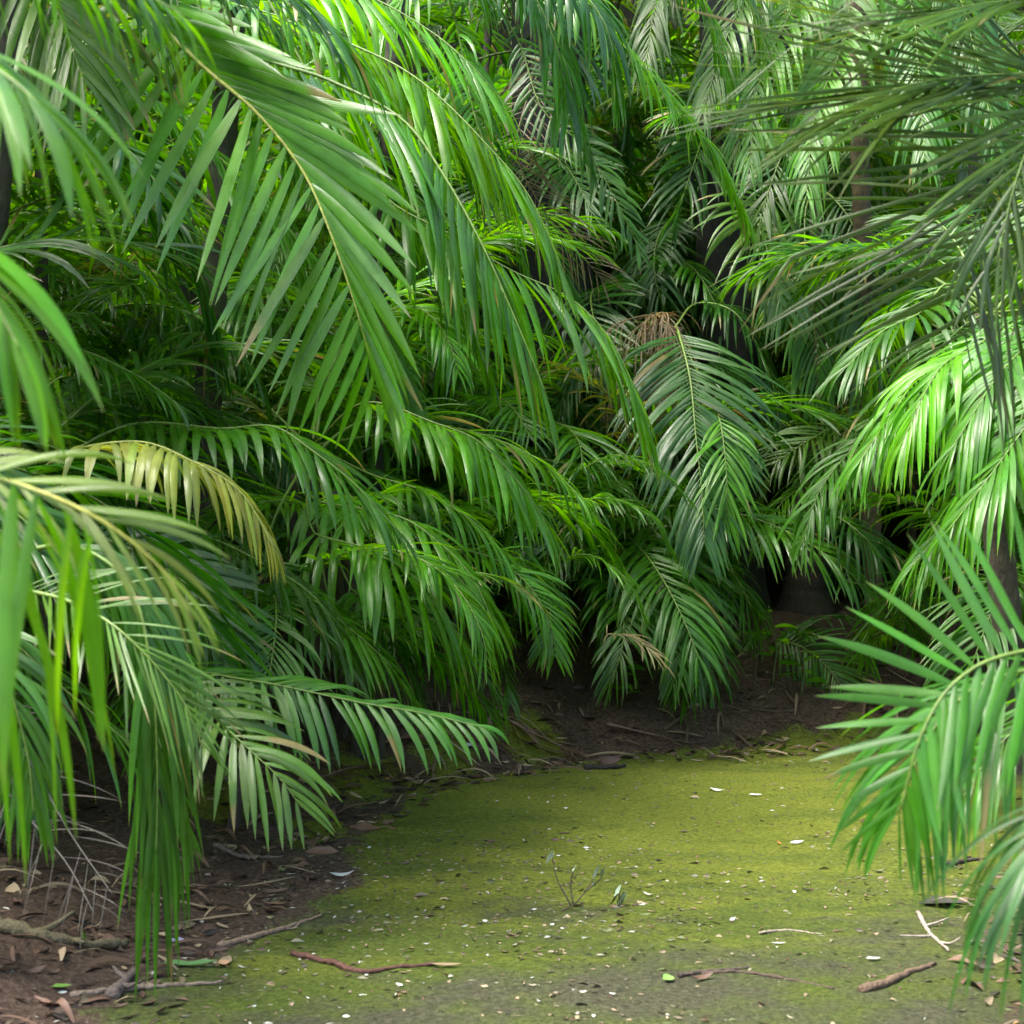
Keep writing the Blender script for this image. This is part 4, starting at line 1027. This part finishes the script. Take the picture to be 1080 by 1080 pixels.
# fallen dead fronds at the foot of the bank
def dead_frond(pts, L, wd, label, colr=(.20, .125, .085), hang=.6):
    g = np.array([onground(*q) for q in pts]); g[:, 2] += .03
    pth, _, _ = spline(g, 40)
    root = empty('fallen_frond', g[0]); tag(root, label, 'fallen frond')
    me, sm = frond_meshes(pth - g[0], 0.1, .012, colr, L=L, w=wd, hang=hang, a0=50, a1=20, V=12, drop=.25, spacing=.05)
    link('leaflets', me, root); link('stalk', sm, root)
dead_frond([(520, 755), (555, 775), (590, 792), (605, 800)], .32, .02, 'dry tan frond lying at the foot of the palms left of centre')
dead_frond([(395, 790), (430, 785), (480, 782), (530, 790)], .3, .02, 'reddish dead frond lying on the soil behind the moss', (.13, .065, .045))
dead_frond([(330, 830), (370, 818), (420, 812)], .3, .02, 'small dead frond on the left soil under hanging green tips', (.12, .07, .05))
dead_frond([(640, 770), (680, 780), (730, 790)], .25, .016, 'thin dead frond on the soil slope below the low palms', (.12, .075, .05))

# broad-leaved seedlings among the palms
def seedling(px, py, h, n, l, label, seed):
    rg = np.random.default_rng(seed)
    c = onground(px, py)
    root = empty('seedling', c); tag(root, label, 'seedling')
    lp, _, _ = spline([np.zeros(3), np.array([.02, 0, h * .5]), np.array([-.03, -.02, h])], 12)
    v_, q_ = tube_np(lp, np.linspace(.008, .003, 12), 6)
    link('stem', mesh_np('stem', v_, q_, M_STALK, np.tile((.08, .11, .03), (len(v_), 1))), root)
    for i in range(n):
        b = lp[3 + int(8 * i / n)]
        a_ = i * 2.4 + rg.uniform(-.3, .3)
        dr = np.array([math.cos(a_), math.sin(a_), .35])
        V, Q, C, uv = frond_np(np.array([b, b + dr * .02, b + dr * .04]), 0, L=l * rg.uniform(.7, 1.1), w=l * .3, n=1, nseg=8, colr=BRIGHT, hang=1.2, a0=8, a1=8, drop=0, sides=(1,), fold=15, seed=seed + i)
        link('leaf', mesh_np('leaf', V, Q, M_LEAF, C, uv), root)
seedling(815, 725, .55, 8, .26, 'broad-leaved green seedling left of the bare brown trunk', 3)
seedling(655, 745, .30, 6, .18, 'small broad-leaved seedling at the foot of the low palms', 4)
seedling(845, 735, .35, 6, .2, 'short seedling with drooping leaves just in front of the bare brown trunk', 9)

# dead stems and thin wands on the slope
for k_, (px, py, dx, h, lb) in enumerate(((735, 720, .1, .7, 'thin dead wand upright behind the leaning stick'), (770, 725, -.12, .6, 'thin dead wand leaning left on the slope'), (795, 728, .08, .5, 'short dead wand beside the broad-leaved seedling'))):
    c = onground(px, py)
    lp, _, _ = spline([np.zeros(3), np.array([dx * .4, .02, h * .5]), np.array([dx, .05, h])], 16)
    v_, q_ = tube_np(lp, np.linspace(.008, .003, 16), 6)
    o = link('dead_wand', mesh_np('dead_wand', v_, q_, M_WOOD, np.tile((.09, .07, .045), (len(v_), 1))))
    o.location = c; tag(o, lb, 'dead stem')

print('objects', len(bpy.data.objects), 'verts', sum(len(m.vertices) for m in bpy.data.meshes))
